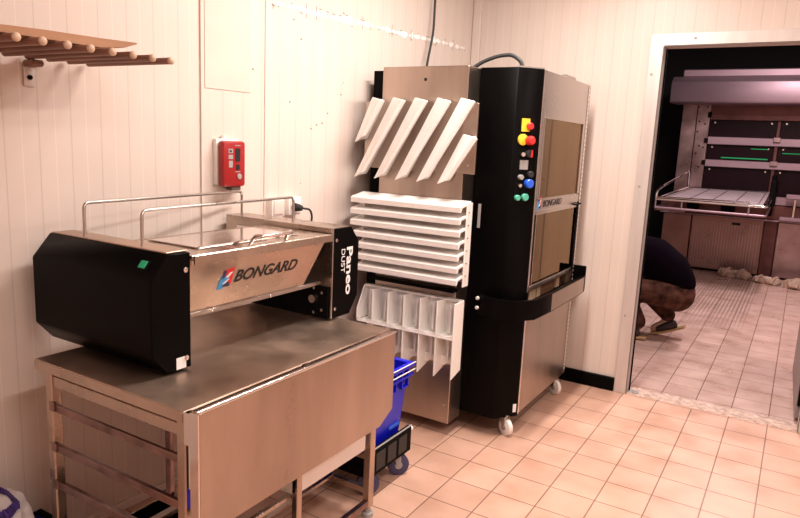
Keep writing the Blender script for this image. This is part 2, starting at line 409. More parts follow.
# ------------------------------------------------------------------ work table with drop leaf
TX0, TX1, TY0, TY1, TZ = -1.955, -1.283, 1.09, 2.085, .79
tb = thing('work_table', 'stainless steel work table with fold-down front leaf carrying the flour dusting machine', 'table', (-1.62, 1.58, 0))
t = build('table_top', MB().box(TX0, TX1, TY0, TY1, TZ-.032, TZ, .003), 'steel_top', tb)
for x in (-1.72, -1.58): build('rivet', MB().disc((x, TY0+.0005, TZ-.017), (0, -1, 0), .006, .002, 10), 'blackm', t)
build('top_rim', MB().box(TX1, TX1+.003, TY0+.003, TY1-.003, TZ-.03, TZ-.002, .001).box(TX0+.003, TX1-.003, TY0-.003, TY0, TZ-.03, TZ-.002, .001), 'steel', t)
LG = .034
for x, y in ((TX0+.03, TY0+.012), (TX1-.01-LG, TY0+.012), (TX1-.035-LG, TY1-.012-LG), (TX0+.03, TY1-.012-LG)):
    l = build('leg', MB().box(x, x+LG, y, y+LG, .045, TZ-.032, .004), 'steel', tb)
    build('foot', MB().tube([(x+LG/2, y+LG/2, .046), (x+LG/2, y+LG/2, .02)], .012).disc((x+LG/2, y+LG/2, 0), (0, 0, 1), .024, .022), 'grey', l)
build('leg', MB().box(TX1-.066, TX1-.04, 1.60, 1.626, .09, .42, .003), 'steel', tb)
fx = TX1-.01-LG
for z in (.725,): build('apron', MB().box(TX0+.064, fx, TY0+.018, TY0+.04, z-.018, z+.018, .002), 'steel', tb)
build('apron', MB().box(TX1-.04, TX1-.018, TY0+.05, TY1-.05, .715, .757, .002), 'steel', tb)
build('apron', MB().box(TX0+.035, TX0+.055, TY0+.05, TY1-.05, .715, .757, .002), 'steel', tb)
for z in (.632, .498, .372):
    build('guide_rail', MB().box(TX0+.05, fx+.005, TY0+.016, TY0+.020, z-.004, z+.020, .001).box(TX0+.05, fx+.005, TY0+.020, TY0+.052, z-.004, z, .001)
          .box(TX0+.05, TX0+.075, TY0+.010, TY0+.020, z-.002, z+.028, .001), 'rustrail', tb)
    build('guide_rail', MB().box(TX0+.05, fx+.005, TY1-.020, TY1-.016, z-.004, z+.020, .001).box(TX0+.05, fx+.005, TY1-.052, TY1-.020, z-.004, z, .001), 'rustrail', tb)
for y in (TY0+.016, TY1-.04):
    build('side_rail', MB().box(TX0+.06, fx+.002, y, y+.024, .10, .124, .002), 'steel', tb)
build('side_rail', MB().box(TX0+.06, fx+.002, TY1-.04, TY1-.016, .245, .269, .002), 'steel', tb)
build('front_rail', MB().box(TX1-.060, TX1-.036, TY0+.045, TY1-.045, .055, .079, .002), 'rustrail', tb)
build('back_rail', MB().box(TX0+.034, TX0+.058, TY0+.045, TY1-.045, .10, .124, .002), 'steel', tb)
build('fold_bracket', MB().box(-1.60, -1.575, 1.285, 1.30, .36, .66, .002).box(-1.53, -1.51, 1.285, 1.30, .36, .66, .002).box(-1.63, -1.44, 1.28, 1.305, .64, .665, .002)
      .box(-1.60, -1.44, 1.28, 1.305, .49, .51, .002).box(-1.62, -1.44, 1.28, 1.305, .345, .37, .002), 'rustrail', tb)
# leaf
LX0, LX1 = -1.252, -1.222
lf = build('drop_leaf', MB().prism([(1.087, .452), (1.945, .455), (2.03, .50), (2.03, .798), (1.087, .80)], 'x', LX0, LX1, .003), 'steel_v', tb)
build('leaf_rim', MB().tube([(LX1-.004, 1.085, .803), (LX1-.004, 2.032, .801)], .006).box(LX0, LX1+.001, 1.082, 1.0875, .452, .80, .001), 'chrome', lf)
build('support_rod', MB().tube([(LX0-.010, 1.10, .782), (LX0-.010, 2.02, .782)], .006), 'chrome', tb)
build('hinge', MB().box(LX0-.028, LX0+.002, 1.555, 1.578, .770, .792, .002), 'rustrail', tb)
build('hinge', MB().box(LX0-.032, LX0+.001, 1.09, 1.115, .70, .79, .002), 'chrome', tb)
build('latch_strap', MB().box(LX0-.018, LX0-.003, 1.092, 1.10, .56, .72, .002), 'paper', tb)
build('latch_tab', MB().box(LX0-.022, LX0-.002, 1.088, 1.102, .525, .58, .003), 'blue', tb)

# ------------------------------------------------------------------ flour duster
XF = -1.52; XB = -2.10
fd = thing('flour_duster', 'flour dusting machine with steel hopper between black housings on the steel table', 'bakery machine', (-1.8, 1.7, TZ))
prof = [(1.325, .797), (1.325, 1.15), (1.245, 1.153), (1.182, 1.08), (1.182, .862), (1.238, .797)]
lh = build('left_housing', MB().prism(prof, 'x', XB, XF, .003), 'black', fd)
build('housing_top', MB().box(XB+.01, XF-.01, 1.247, 1.323, 1.1525, 1.1565, .001), 'steel_top', lh)
for y, z in ((1.305, 1.10), (1.305, .83)): build('screw', MB().disc((XF, y, z), (1, 0, 0), .008, .004, 12), 'chrome', lh)
# switch on the sloping face
sd = Vector((0, 1.245-1.182, 1.153-1.08)).normalized(); sn = Vector((0, -sd.z, sd.y)); sp = Vector((-1.585, 1.2135, 1.1165))
R4 = Matrix((( 1, 0, 0), (0, sd.y, sn.y), (0, sd.z, sn.z))).to_4x4()
T = Matrix.Translation(sp) @ R4
sw = build('power_switch', MB().box(-.019, .019, -.016, .016, -.002, .004, .002, mtx=T), 'blackm', lh)
build('rocker', MB().box(-.014, .014, -.012, .012, .003, .008, .002, mtx=T), 'green', sw)
build('sticker', flat([(0, 0), (.036, 0), (.036, .036), (0, .036)], (XF, 1.268, .80), (0, 1, 0), (0, 0, 1)), 'paper', lh)
build('housing_foot', MB().box(XB+.16, XB+.21, 1.25, 1.30, TZ, .80, 0), 'blackrub', fd); build('housing_foot', MB().box(XF-.10, XF-.04, 1.25, 1.31, TZ, .80, 0), 'blackrub', fd)
# right housing
prof2 = [(2.027, .795), (2.027, 1.158), (2.145, 1.158), (2.20, 1.095), (2.20, .868), (2.147, .795)]
rh = build('right_housing', MB().prism(prof2, 'x', XB, XF-.012, .002), 'steel', fd)
ep = build('end_plate', MB().prism([(2.030, .797), (2.030, 1.156), (2.145, 1.156), (2.20, 1.094), (2.20, .868), (2.147, .797)], 'x', XF-.012, XF-.002, .001), 'black', rh)
build('plate_edge', MB().box(XF-.013, XF-.001, 2.0235, 2.030, .797, 1.16, .001), 'chrome', rh)
for y, z in ((2.046, 1.11), (2.046, .835)): build('screw', MB().disc((XF-.002, y, z), (1, 0, 0), .007, .004, 12), 'chrome', rh)
text('product_lettering', 'Paneo', 'paper', ep, (XF-.002, 2.118, 1.075), (0, 0, -1), (0, 1, 0), .195, .040, bold=.022)
text('product_lettering', 'DUST', 'paper', ep, (XF-.002, 2.083, 1.070), (0, 0, -1), (0, 1, 0), .095, .024, bold=.0)
build('inner_plate', MB().box(-1.95, XF-.014, 2.014, 2.027, .797, .925, .001), 'blackm', rh)
kn = build('adjust_knob', MB().tube([(-1.60, 2.014, .872), (-1.60, 1.998, .872)], [.020, .016], 20), 'chrome', rh)
for x, z in ((-1.56, .90), (-1.56, .83), (-1.60, .915), (-1.68, .90), (-1.78, .88), (-1.60, .815)): build('screw', MB().disc((x, 2.014, z), (0, -1, 0), .006, .004, 10), 'chrome', rh)
build('slot_rail', MB().box(-2.03, -1.72, 2.020, 2.027, 1.105, 1.122, .002), 'chrome', rh)
# hopper
hp = MB()
hy0, hy1 = 1.326, 2.012
hT, hB, hE = 1.128, .945, 1.912
def wall4(p, q, t): # p top edge pair, q bottom edge pair, t inward shift
    t = Vector(t); p = [Vector(k) for k in p]; q = [Vector(k) for k in q]
    hp.hexa([q[0], q[1], q[1]+t, q[0]+t, p[0], p[1], p[1]+t, p[0]+t])
wall4([(XF, hy0, hT), (XF, 1.985, hT)], [(-1.572, hy0, hB), (-1.572, hE, hB)], (-.012, 0, 0))
wall4([(-1.93, hy0, hT), (-1.93, 1.985, hT)], [(-1.80, hy0, hB), (-1.80, hE, hB)], (.012, 0, 0))
wall4([(XF, 1.985, hT), (-1.93, 1.985, hT)], [(-1.572, hE, hB), (-1.80, hE, hB)], (0, -.006, 0))
wall4([(XF, hy0, hT), (-1.93, hy0, hT)], [(-1.572, hy0, hB), (-1.80, hy0, hB)], (0, .006, 0))
hop = build('hopper', hp, 'steel', fd)
build('hopper_lip', MB().box(-1.80, -1.566, hy0, hy1, .932, .947, .002), 'steel_grey', hop)
for y in (1.45, 1.72): build('bolt', MB().disc((-1.566, y, .94), (1, 0, 0), .006, .006, 10), 'chrome', hop)
lid = build('lid', MB().box(-1.86, XF+.002, hy0+.004, hy1-.004, 1.128, 1.138, .002).box(-1.512, -1.506, hy0+.004, hy1-.004, 1.112, 1.139, .001), M['chrome'] if False else 'steel', hop)
build('lid_window', MB().box(-1.83, -1.62, 1.43, 1.90, 1.1375, 1.1415, .001), 'chrome', lid)
build('lid_rim', MB().tube([(-1.835, 1.425, 1.142), (-1.60, 1.425, 1.142), (-1.60, 1.905, 1.142)], .0035, 8, .01), 'chrome', lid)
build('lid_handle', MB().tube([(-1.55, 1.60, 1.136), (-1.53, 1.605, 1.172), (-1.500, 1.62, 1.170), (-1.500, 1.76, 1.170), (-1.53, 1.775, 1.172), (-1.55, 1.78, 1.136)], .0065, 12, .02), 'chrome', lid)
build('lid_handle_loop', MB().tube([(-1.60, 1.58, 1.142), (-1.575, 1.60, 1.15), (-1.575, 1.78, 1.15), (-1.60, 1.80, 1.142)], .004, 8, .02), 'chrome', lid)
for (xa, ya), (xb, yb) in (((-1.948, 1.27), (-2.075, 2.095)), ((-1.672, 1.275), (-1.775, 2.085))):
    build('guard_bar', MB().tube([(xa, ya, 1.150), (xa, ya, 1.262), (xb, yb, 1.256), (xb, yb, 1.150)], .0055, 12, .022), 'grey' if False else 'steel_grey', fd)
build('roller', MB().tube([(-1.69, hy0, .925), (-1.69, hy1+.002, .925)], .022, 20), 'steel_grey', fd)
# logo on the hopper front (sloping face)
hv = Vector((-1.52+1.572, 0, 1.128-.945)).normalized(); hu = Vector((0, 1, 0))
def hpt(y, z): return Vector((-1.572+(z-.945)/(1.128-.945)*.052+.0006, y, z))
text('brand_lettering', 'BONGARD', 'ink', hop, hpt(1.528, 1.022), hu, hv, .312, .043, shear=.28, bold=.02)
eo = hpt(1.457, 1.014); es = .062
def emb(parent, eo, es, hu, hv):
    def fl_(p, t): return flat([(a*es, c*es) for a, c in p], eo, hu, hv, t)
    build('emblem', fl_([(.18, .0), (.95, .1), (1.02, 1.05), (.28, .93)], .0006), 'logored', parent)
    build('emblem', join(fl_([(.0, -.12), (.35, -.12), (.75, .42), (.30, .80), (.10, .35)], .0010)), 'logoblue', parent)
    build('emblem', join(fl_([(.3, .0), (.85, -.02), (.80, .25), (.55, .22)], .0014), fl_([(.22, .45), (.30, .95), (.50, .92), (.42, .55)], .0014)), 'logodk', parent)
    build('emblem', join(fl_([(.30, .18), (.62, .40), (.78, .42), (.50, .18)], .0018), fl_([(.48, .52), (.72, .78), (.92, .80), (.66, .50)], .0018)), 'paper', parent)
emb(hop, eo, es, hu, hv)

# ------------------------------------------------------------------ tall dough machine
dm = thing('dough_press_machine', 'tall black and steel dough dividing machine with two windows standing in the corner', 'bakery machine', (-1.55, 3.45, 0))
SX = -1.13; BX0 = -1.985; BY0, BY1 = 3.03, 3.955; BZ0, BZ1 = .115, 1.872
body = build('body', MB().box(BX0, SX-.16, BY0+.01, BY1, BZ0, BZ1-.002, .003), 'blackm', dm)
build('front_column', MB().prism([(-1.41, BY0), (-1.215, BY0), (SX, 3.145), (SX, 3.165), (-1.41, 3.165)], 'z', BZ0-.01, BZ1, .003), 'black', dm)
build('rear_column', MB().box(SX-.16, SX-.002, 3.91, BY1, BZ0, BZ1, .002), 'steel_grey', dm)
# side panels on the right flank
ws = [(1.247, 1.645, 3.215, 3.865), (.80, 1.165, 3.20, 3.90)]
build('side_panel', MB().box(SX-.02, SX, 3.165, 3.91, 1.648, BZ1, .002).box(SX-.02, SX, 3.165, 3.213, 1.24, 1.65, 0).box(SX-.02, SX, 3.868, 3.91, 1.24, 1.65, 0)
      .box(SX-.02, SX, 3.165, 3.91, 1.188, 1.247, .001), 'steel_grey', dm)
lp = build('lower_panel', MB().box(SX-.02, SX, 3.165, 3.91, BZ0, .665, .002), 'steel_v', dm)
build('roof_panel', MB().box(SX-.16, SX-.02, 3.165, 3.91, BZ1-.02, BZ1-.002, .001), 'steel_grey', dm)
build('floor_panel', MB().box(SX-.16, SX-.02, 3.165, 3.91, BZ0, BZ0+.02, .001), 'blackm', dm)
build('front_edge_strip', MB().box(SX-.001, SX+.003, 3.150, 3.166, BZ0, BZ1, .001), 'chrome', dm)
pe = MB().box(SX-.001, SX+.0015, 3.915, 3.952, BZ0+.01, BZ1-.01, .0005)
pj = build('perforated_edge', pe, 'steel_grey', dm)
hol = MB()
z = BZ0+.03
while z < BZ1-.03:
    hol.box(SX+.001, SX+.0025, 3.928, 3.937, z, z+.012, 0); z += .026
build('perforation', hol, 'paper', pj)
# windows: frame, pane, and inner wall; pale bars stand in for reflections
for i, (z0, z1, y0, y1) in enumerate(ws):
    w = build('window_frame', MB().box(SX-.004, SX+.003, y0-.006, y1+.006, z1, z1+.006, .001).box(SX-.004, SX+.003, y0-.006, y1+.006, z0-.006, z0, .001)
          .box(SX-.004, SX+.003, y0-.006, y0, z0, z1, .001).box(SX-.004, SX+.003, y1, y1+.006, z0, z1, .001), 'steel_grey', dm)
    build('pane', MB().box(SX-.008, SX-.004, y0, y1, z0, z1, 0), 'pane', w)
build('inner_wall', MB().box(SX-.075, SX-.070, 3.17, 3.905, .67, BZ1-.03, 0), 'inner', dm)
for y, wd in ((3.34, .10), (3.46, .055), (3.80, .05)):
    build('reflected_bar', MB().box(SX-.070, SX-.052, y, y+wd, .68, BZ1-.03, .003), 'inner2', dm)
build('window_sill', MB().box(SX-.02, SX+.004, 3.165, 3.91, .775, .80, .002).box(SX-.02, SX+.002, 3.165, 3.91, 1.166, 1.188, .002), 'steel_grey', dm)
build('window_post', MB().box(SX-.02, SX, 3.165, 3.195, .80, 1.166, 0), 'black', dm); build('window_post', MB().box(SX-.02, SX+.002, 3.903, 3.925, .80, 1.20, 0), 'black', dm)
build('guide_channel', MB().box(SX, SX+.008, 3.885, 3.905, .80, 1.19, .001), 'blackm', dm)
build('window_handle', MB().tube([(SX+.002, 3.80, 1.185), (SX+.02, 3.80, 1.185), (SX+.02, 3.90, 1.187), (SX+.002, 3.90, 1.187)], .005, 8, .01), 'blackm', dm)
text('brand_lettering', 'BONGARD', 'ink', dm, (SX+.0005, 3.285, 1.200), (0, 1, 0), (0, 0, 1), .30, .034, bold=.008, shear=.2)
emb(dm, Vector((SX+.0005, 3.20, 1.198)), .055, Vector((0, 1, 0)), Vector((0, 0, 1)))
# wrap-round bumper handle
def bumper(z0, z1, th, m, nm, par, off=0.):
    out = [(-1.345, 3.028), (-1.29, 2.985), (-1.215, 2.955), (-1.12, 2.985), (-1.055, 3.08), (-1.045, 3.3), (-1.045, 3.85), (-1.05, 3.93), (-1.07, 3.955)]
    n = len(out); inn = []
    for i in range(n):
        a = Vector(out[max(i-1, 0)]); b = Vector(out[min(i+1, n-1)]); d = (b-a).normalized(); nn = Vector((-d.y, d.x)); p = Vector(out[i])+nn*th; inn.append((p.x, p.y))
    out = [tuple(Vector(p)) for p in out]
    mb = MB(); k = n
    v = [(p[0], p[1], z0) for p in out]+[(p[0], p[1], z0) for p in inn]+[(p[0], p[1], z1) for p in out]+[(p[0], p[1], z1) for p in inn]
    f = []
    for i in range(n-1):
        f += [[i, i+1, 2*n+i+1, 2*n+i], [n+i+1, n+i, 3*n+i, 3*n+i+1], [2*n+i, 2*n+i+1, 3*n+i+1, 3*n+i], [i+1, i, n+i, n+i+1]]
    f += [[0, 2*n, 3*n, n], [n-1, 2*n-1, 4*n-1, 3*n-1]]
    mb.v = [Vector(q) for q in v]; mb.f = f
    o = build(nm, mb, m, par); return o
bp_ = bumper(.655, .755, .02, 'black', 'bumper_rail', dm)
build('bumper_bracket', MB().box(SX, -1.06, 3.17, 3.90, .67, .69, .002), 'blackm', bp_)
build('bumper_face', MB().box(-1.0455, -1.0425, 3.30, 3.88, .66, .75, .001), 'steel_v', bp_)
build('bumper_end', MB().box(SX, -1.052, 3.93, 3.948, .66, .81, .003), 'black', bp_)
for z in (.685, .735): build('bolt', MB().disc((-1.335, 3.012, z), (-.3, -1, 0), .009, .012, 12), 'paper', bp_)
# controls on the chamfered corner
cd = Vector((SX+1.215, 3.145-BY0, 0)); cl = cd.length; cu_ = cd.normalized(); cn = Vector((cu_.y, -cu_.x, 0))
def cp(s, z, d=0.): return Vector((-1.215, BY0, 0))+cu_*(cl*s)+cn*d+Vector((0, 0, z))
cpn = build('control_panel', flat([(-.045+.02*0, 0), (.045, 0), (.045, .40), (.03, .43), (-.03, .43), (-.045, .40)], cp(.48, 1.225, .0005), cu_, V, .002), 'blackm', dm)
def boxc(s, z, w, h, d): # box on control face
    o_ = cp(s, z, .002); return flat([(-w/2, -h/2), (w/2, -h/2), (w/2, h/2), (-w/2, h/2)], o_, cu_, V, d)
b1 = build('main_switch_plate', boxc(.42, 1.605, .045, .062, .004), 'yellow', cpn)
build('switch_knob', MB().disc(cp(.55, 1.60, .005), cn, .016, .022), 'redk', b1)
b2 = build('emergency_stop_base', MB().disc(cp(.34, 1.535, .002), cn, .027, .010), 'yellow', cpn)
build('stop_button', MB().disc(cp(.56, 1.532, .010), cn, .022, .035, 20, .3), 'redk', b2)
build('key_switch', MB().disc(cp(.35, 1.465, .002), cn, .012, .02), 'chrome', cpn)
build('selector', MB().disc(cp(.6, 1.47, .002), cn, .018, .022), 'blackrub', cpn)
build('selector_marker', boxc(.66, 1.47, .008, .035, .024), 'redk', cpn)
build('counter_display', boxc(.46, 1.415, .045, .045, .006), 'grey', cpn)
build('rotary_knob', MB().disc(cp(.35, 1.355, .002), cn, .013, .02), 'grey', cpn)
build('rotary_knob', MB().disc(cp(.72, 1.37, .002), cn, .016, .02), 'blackrub', cpn)
build('rotary_knob', MB().disc(cp(.32, 1.315, .002), cn, .010, .02), 'chrome', cpn)
build('blue_button', MB().disc(cp(.68, 1.325, .002), cn, .022, .026), 'blueb', cpn)
build('green_button', MB().disc(cp(.28, 1.255, .002), cn, .014, .018), 'greenb', cpn)
build('green_button', MB().disc(cp(.58, 1.258, .002), cn, .018, .018), 'greenb', cpn)
build('rating_sticker', flat([(0, 0), (.02, 0), (.02, .045), (0, .045)], cp(.8, .13, .002), cu_, V, .001), 'paper', dm)
build('door_pull', MB().box(-1.375, -1.360, BY0-.004, BY0, 1.09, 1.21, .001), 'grey', dm)
# front box carrying the cutters
FB = 2.905
fb = build('front_box', MB().box(-1.895, -1.412, FB, BY0+.012, .068, 1.868, .003), 'steel_v', dm)
build('top_hole', MB().disc((-1.645, FB-.0005, 1.805), (0, -1, 0), .008, .002, 14), 'dark', fb)
for x, z in ((-1.44, .10), (-1.44, .17), (-1.86, .10), (-1.44, 1.20)): build('screw', MB().disc((x, FB, z), (0, -1, 0), .005, .003, 10), 'chrome', fb)
build('left_column', MB().box(-2.015, -1.89, 3.00, BY0+.012, .30, 1.862, .003), 'black', dm)
# casters
def caster(par, x, y, r=.042, wm='paper', fm='grey', ang=.4, top=.115):
    f = build('caster', MB().box(x-.028, x+.028, y-.028, y+.028, top-.008, top, .002).disc((x, y, top-.022), (0, 0, 1), .018, .016)
        , fm, par)
    c, s = math.cos(ang), math.sin(ang); ax = Vector((-s, c, 0)); fw = Vector((c, s, 0)); wc = Vector((x, y, r))+fw*.014
    for k in (-1, 1):
        p = wc+ax*(.020*k); q = Vector((x, y, top-.012))+ax*(.016*k)
        build('fork', MB().hexa([p-fw*.010-ax*.002, p+fw*.010-ax*.002, p+fw*.010+ax*.002, p-fw*.010+ax*.002, q-fw*.022-ax*.002, q+fw*.022-ax*.002, q+fw*.022+ax*.002, q-fw*.022+ax*.002]), fm, f)
    build('wheel', MB().tube([wc-ax*.014, wc-ax*.011, wc+ax*.011, wc+ax*.014], [r*.86, r, r, r*.86], 28), wm, f)
    build('hub', MB().tube([wc-ax*.017, wc+ax*.017], r*.35, 16), 'grey', f)
for x, y in ((-1.185, 3.12), (-1.165, 3.86), (-1.90, 3.12), (-1.90, 3.86)): caster(dm, x, y, .045, 'white', 'steel_grey', -.5)
# cable gland and rim on top
build('top_rim', MB().tube([(-1.23, 3.06, BZ1+.004), (-1.14, 3.17, BZ1+.004)], .006, 8).box(-1.16, -1.13, 3.50, 3.66, BZ1-.003, BZ1+.014, .003), 'steel_grey', dm)

# ------------------------------------------------------------------ the three cutter grids
def gutter(p0, p1, wdir, out, w, d, t=.0035):
    """channel strip from p0 to p1: base w wide, two flanges leaning out by d"""
    p0 = Vector(p0); p1 = Vector(p1); W = Vector(wdir).normalized(); O = Vector(out).normalized()
    prof = [(-w*.5, 0), (w*.5, 0), (w*.5, d), (w*.5-t, d), (w*.5-t, t*1.5), (w*.1, t*2.2), (-w*.5+t, t*3), (-w*.5+t, d*.75), (-w*.5, d*.75)]
    bm = bmesh.new(); a = [bm.verts.new(p0+W*u+O*v) for u, v in prof]; b = [bm.verts.new(p1+W*u+O*v) for u, v in prof]; n = len(prof)
    bm.faces.new(a); bm.faces.new(b[::-1])
    for i in range(n): bm.faces.new((a[i], b[i], b[(i+1) % n], a[(i+1) % n]))
    bmesh.ops.recalc_face_normals(bm, faces=bm.faces)
    return MB().add(bm)
# 1: slanted blades
g1 = thing('cutting_grid', 'topmost cutter grid, white blades slanting diagonally over a steel plate, hung on the tall machine', 'cutting grid', (-1.64, FB-.02, 1.30), 'cutter grids on the tall machine')
bk = build('backing_plate', MB().box(-1.985, -1.345, FB-.014, FB-.002, 1.36, 1.695, .002), 'steel_v', g1)
build('screw', MB().disc((-1.38, FB-.014, 1.40), (0, -1, 0), .005, .003, 10), 'chrome', bk)
def slat(xa, za, xb, zb, cutend=False):
    """blade: top centre (xa,za) to bottom centre (xb,zb): folded strip standing off the plate"""
    a = Vector((xa, 0, za)); b_ = Vector((xb, 0, zb)); d = (b_-a).normalized(); W = Vector((1, 0, 0))
    yb = FB-.014; sec = [(-.052, -.040), (-.020, -.052), (.020, -.086), (.040, -.082), (.040, -.070), (.030, -.062), (.005, -.030), (.0, 0.), (-.008, 0.), (-.016, -.030), (-.052, -.028)]
    bm = bmesh.new(); n = len(sec)
    top = [bm.verts.new((xa+u, yb+v, za-.018*(u+.04)/.08)) for u, v in sec]
    bot = [bm.verts.new((xb+u, yb+v, zb+.030*(u+.04)/.08)) for u, v in sec]
    bm.faces.new(top); bm.faces.new(bot[::-1])
    for i in range(n): bm.faces.new((top[i], bot[i], bot[(i+1) % n], top[(i+1) % n]))
    bmesh.ops.recalc_face_normals(bm, faces=bm.faces); return MB().add(bm)
k = -.2075/.4
for i in range(4):
    xa = -1.743+i*.1255; build('blade', slat(xa, 1.712, xa-.222, 1.312), 'whitegrid', g1)
build('blade', slat(-1.868, 1.712, -1.968, 1.492), 'whitegrid', g1)
build('blade', slat(-1.345, 1.545, -1.345-.125, 1.310), 'whitegrid', g1)
# 2: horizontal blades
g2 = thing('cutting_grid', 'middle cutter grid with seven level white blades between end plates on the tall machine', 'cutting grid', (-1.64, FB-.02, .82), 'cutter grids on the tall machine')
nb = 7
for i in range(nb):
    z = 1.218-i*.0585
    ex = .0 if i < 4 else 0.0
    x0 = -1.985+(.0 if i in (0, 1, 2) else .02 if i == 3 else .045)
    sec = [(FB-.012, z+.014), (FB-.060, z+.004), (FB-.110, z-.004), (FB-.124, z-.010), (FB-.122, z-.036), (FB-.114, z-.034), (FB-.106, z-.016), (FB-.05, z-.006), (FB-.012, z+.006)]
    build('blade', MB().prism(sec, 'x', x0, -1.352, .0008), 'whitegrid', g2)
build('end_plate', MB().box(-1.352, -1.346, FB-.062, FB-.004, .815, 1.225, .001), 'whitegrid', g2)
build('end_plate', MB().box(-1.93, -1.925, FB-.085, FB-.004, .83, 1.21, .001), 'whitegrid', g2)
build('mounting_plate', MB().box(-1.90, -1.36, FB-.010, FB-.002, .83, 1.21, .001), 'steel_v', g2)
for i in range(6): build('pin', MB().disc((-1.346, FB-.045, .87+i*.062), (1, 0, 0), .004, .004, 8), 'steel', g2)
# 3: square cells
g3 = thing('cutting_grid', 'lowest cutter grid of white square cells hung on the tall machine above its base', 'cutting grid', (-1.64, FB-.02, .36), 'cutter grids on the tall machine')
GX0, GX1, GZ0, GZ1 = -1.935, -1.362, .362, .738; gd = .105; nc = 6
for i in range(nc+1):
    x = GX0+(GX1-GX0)*i/nc
    if i == 0: pr = [(FB-.004, GZ1), (FB-.04, GZ1), (FB-gd, GZ1-.12), (FB-gd, GZ0+.2), (FB-.004, GZ0+.2)]
    else: pr = [(FB-.004, GZ1), (FB-gd, GZ1-.002), (FB-gd, GZ0-.012), (FB-.004, GZ0+.015)]
    build('cell_wall', MB().prism(pr, 'x', x-.003, x+.003, .0008), 'whitegrid', g3)
build('cell_wall', MB().box(GX0, GX1, FB-gd, FB-.004, .552, .558, .001), 'whitegrid', g3)
build('cell_wall', MB().box(GX0, GX1, FB-.035, FB-.004, GZ1-.006, GZ1+.002, .001), 'whitegrid', g3)
for i in range(nc):
    x = GX0+(GX1-GX0)*(i+.5)/nc; h = (GX1-GX0)/nc/2
    # folded rear web of each cell with arched lower edge
    build('cell_back', MB().box(x-h+.003, x+h-.003, FB-.008, FB-.003, .395, GZ1-.004, .001).box(x-.008, x+.004, FB-.05, FB-.008, .57, GZ1-.02, .002).box(x-.010, x+.002, FB-.05, FB-.008, .43, .545, .002), 'whitegrid', g3)
    build('cell_sill', MB().prism([(x-h+.003, .552), (x+h-.003, .552), (x+h-.003, .575), (x, .563), (x-h+.003, .575)], 'y', FB-gd+.002, FB-gd+.006, .0005), 'whitegrid', g3)
    build('cell_lower_edge', MB().prism([(x-h+.003, .390), (x-h+.015, .390), (x, .415), (x+h-.015, .390), (x+h-.003, .390), (x+h-.003, .44), (x-h+.003, .44)], 'y', FB-.03, FB-.026, .0005), 'whitegrid', g3)
build('dark_recess_bar', MB().box(-1.90, -1.40, FB-.05, FB-.002, .775, .795, .002), 'black', dm)  # black bar added for the dark of the recess between grids

# ------------------------------------------------------------------ cables on the tall machine
cb = build('hanging_cable', MB().tube([(-2.0, 3.60, CE-.002), (-2.0, 3.60, 2.4), (-1.99, 3.58, 2.15), (-1.985, 3.52, 1.98), (-1.97, 3.47, BZ1+.006)], .007, 10, .05), 'blackrub')
tag(cb, 'black cable hanging from above down to the top of the tall machine', 'cable')
ls = build('flexible_hose', MB().tube([(-1.56, 3.22, BZ1+.010), (-1.50, 3.24, BZ1+.055), (-1.42, 3.26, BZ1+.085), (-1.35, 3.27, BZ1+.090), (-1.30, 3.27, BZ1+.055), (-1.29, 3.27, BZ1+.02)], .010, 10, .05), 'blackrub')
tag(ls, 'short black hose arching over the top of the tall machine', 'hose')
build('hose_collar', MB().disc((-1.29, 3.27, BZ1+.001), (0, 0, 1), .016, .03), 'grey', ls)

# ------------------------------------------------------------------ wall fittings
nrm = Vector((math.cos(TH), -math.sin(TH), 0))
def wb(y0, y1, z0, z1, d0, d1, bev=.003):
    """box on the left wall between y0..y1, standing d0..d1 off it"""
    m_ = Matrix.Translation((wl(y0), y0, 0)) @ Matrix.Rotation(-TH, 4, 'Z')
    return MB().box(d0, d1, 0, (y1-y0)/math.cos(TH), z0, z1, bev, 2, m_)
fa = thing('alarm_call_point', 'red call point box with white back mounted on the cream wall above the duster', 'alarm', (wl(2.1), 2.1, 1.27))
bkp = build('back_box', wb(1.985, 2.105, 1.285, 1.478, .001, .022), 'white', fa)
fcv = build('front_cover', wb(1.990, 2.112, 1.278, 1.470, .022, .062, .012), 'red', fa)
def fpt(y, z, d=.0625): return Vector((wl(y), y, z))+nrm*d
for f_ in ([flat([(0, 0), (w, 0), (w, h), (0, h)], fpt(1.988+a, z), U, V, .0008) for a, z, w, h in ((.028, 1.42, .024, .018), (.028, 1.395, .024, .018), (.030, 1.360, .020, .028), (.062, 1.45, .03, .004), (.064, 1.34, .028, .004))]): build('pictogram', f_, 'grey', fcv)
for f_ in ([flat([(0, 0), (w, 0), (w, h), (0, h)], fpt(1.988+a, z, .063), U, V, .0008) for a, z, w, h in ((.065, 1.385, .026, .055), (.068, 1.35, .020, .022), (.033, 1.424, .012, .008))]): build('indicator', f_, 'ink', fcv)
build('key_hole', MB().disc(fpt(2.074, 1.322), nrm, .012, .004, 16), 'grey', fcv)
build('conduit_stub', MB().tube([fpt(2.03, 1.476, .012), fpt(2.03, 1.494, .012)], .008, 10), 'white', bkp)
build('cover_clip', wb(2.045, 2.095, 1.262, 1.28, .01, .05, .003), 'grime', fa)
so = thing('wall_socket', 'cream double wall socket beside the black plug behind the duster', 'socket', (wl(2.4), 2.4, 1.14))
s1 = build('socket_box', wb(2.292, 2.372, 1.130, 1.215, .001, .040, .004), 'white', so)
build('socket_cover', wb(2.300, 2.364, 1.140, 1.205, .040, .046, .003), 'cream', so)
s2 = build('socket_box', wb(2.405, 2.490, 1.130, 1.215, .001, .036, .004), 'white', so)
build('socket_cover', wb(2.415, 2.480, 1.140, 1.205, .036, .042, .003), 'white', so)
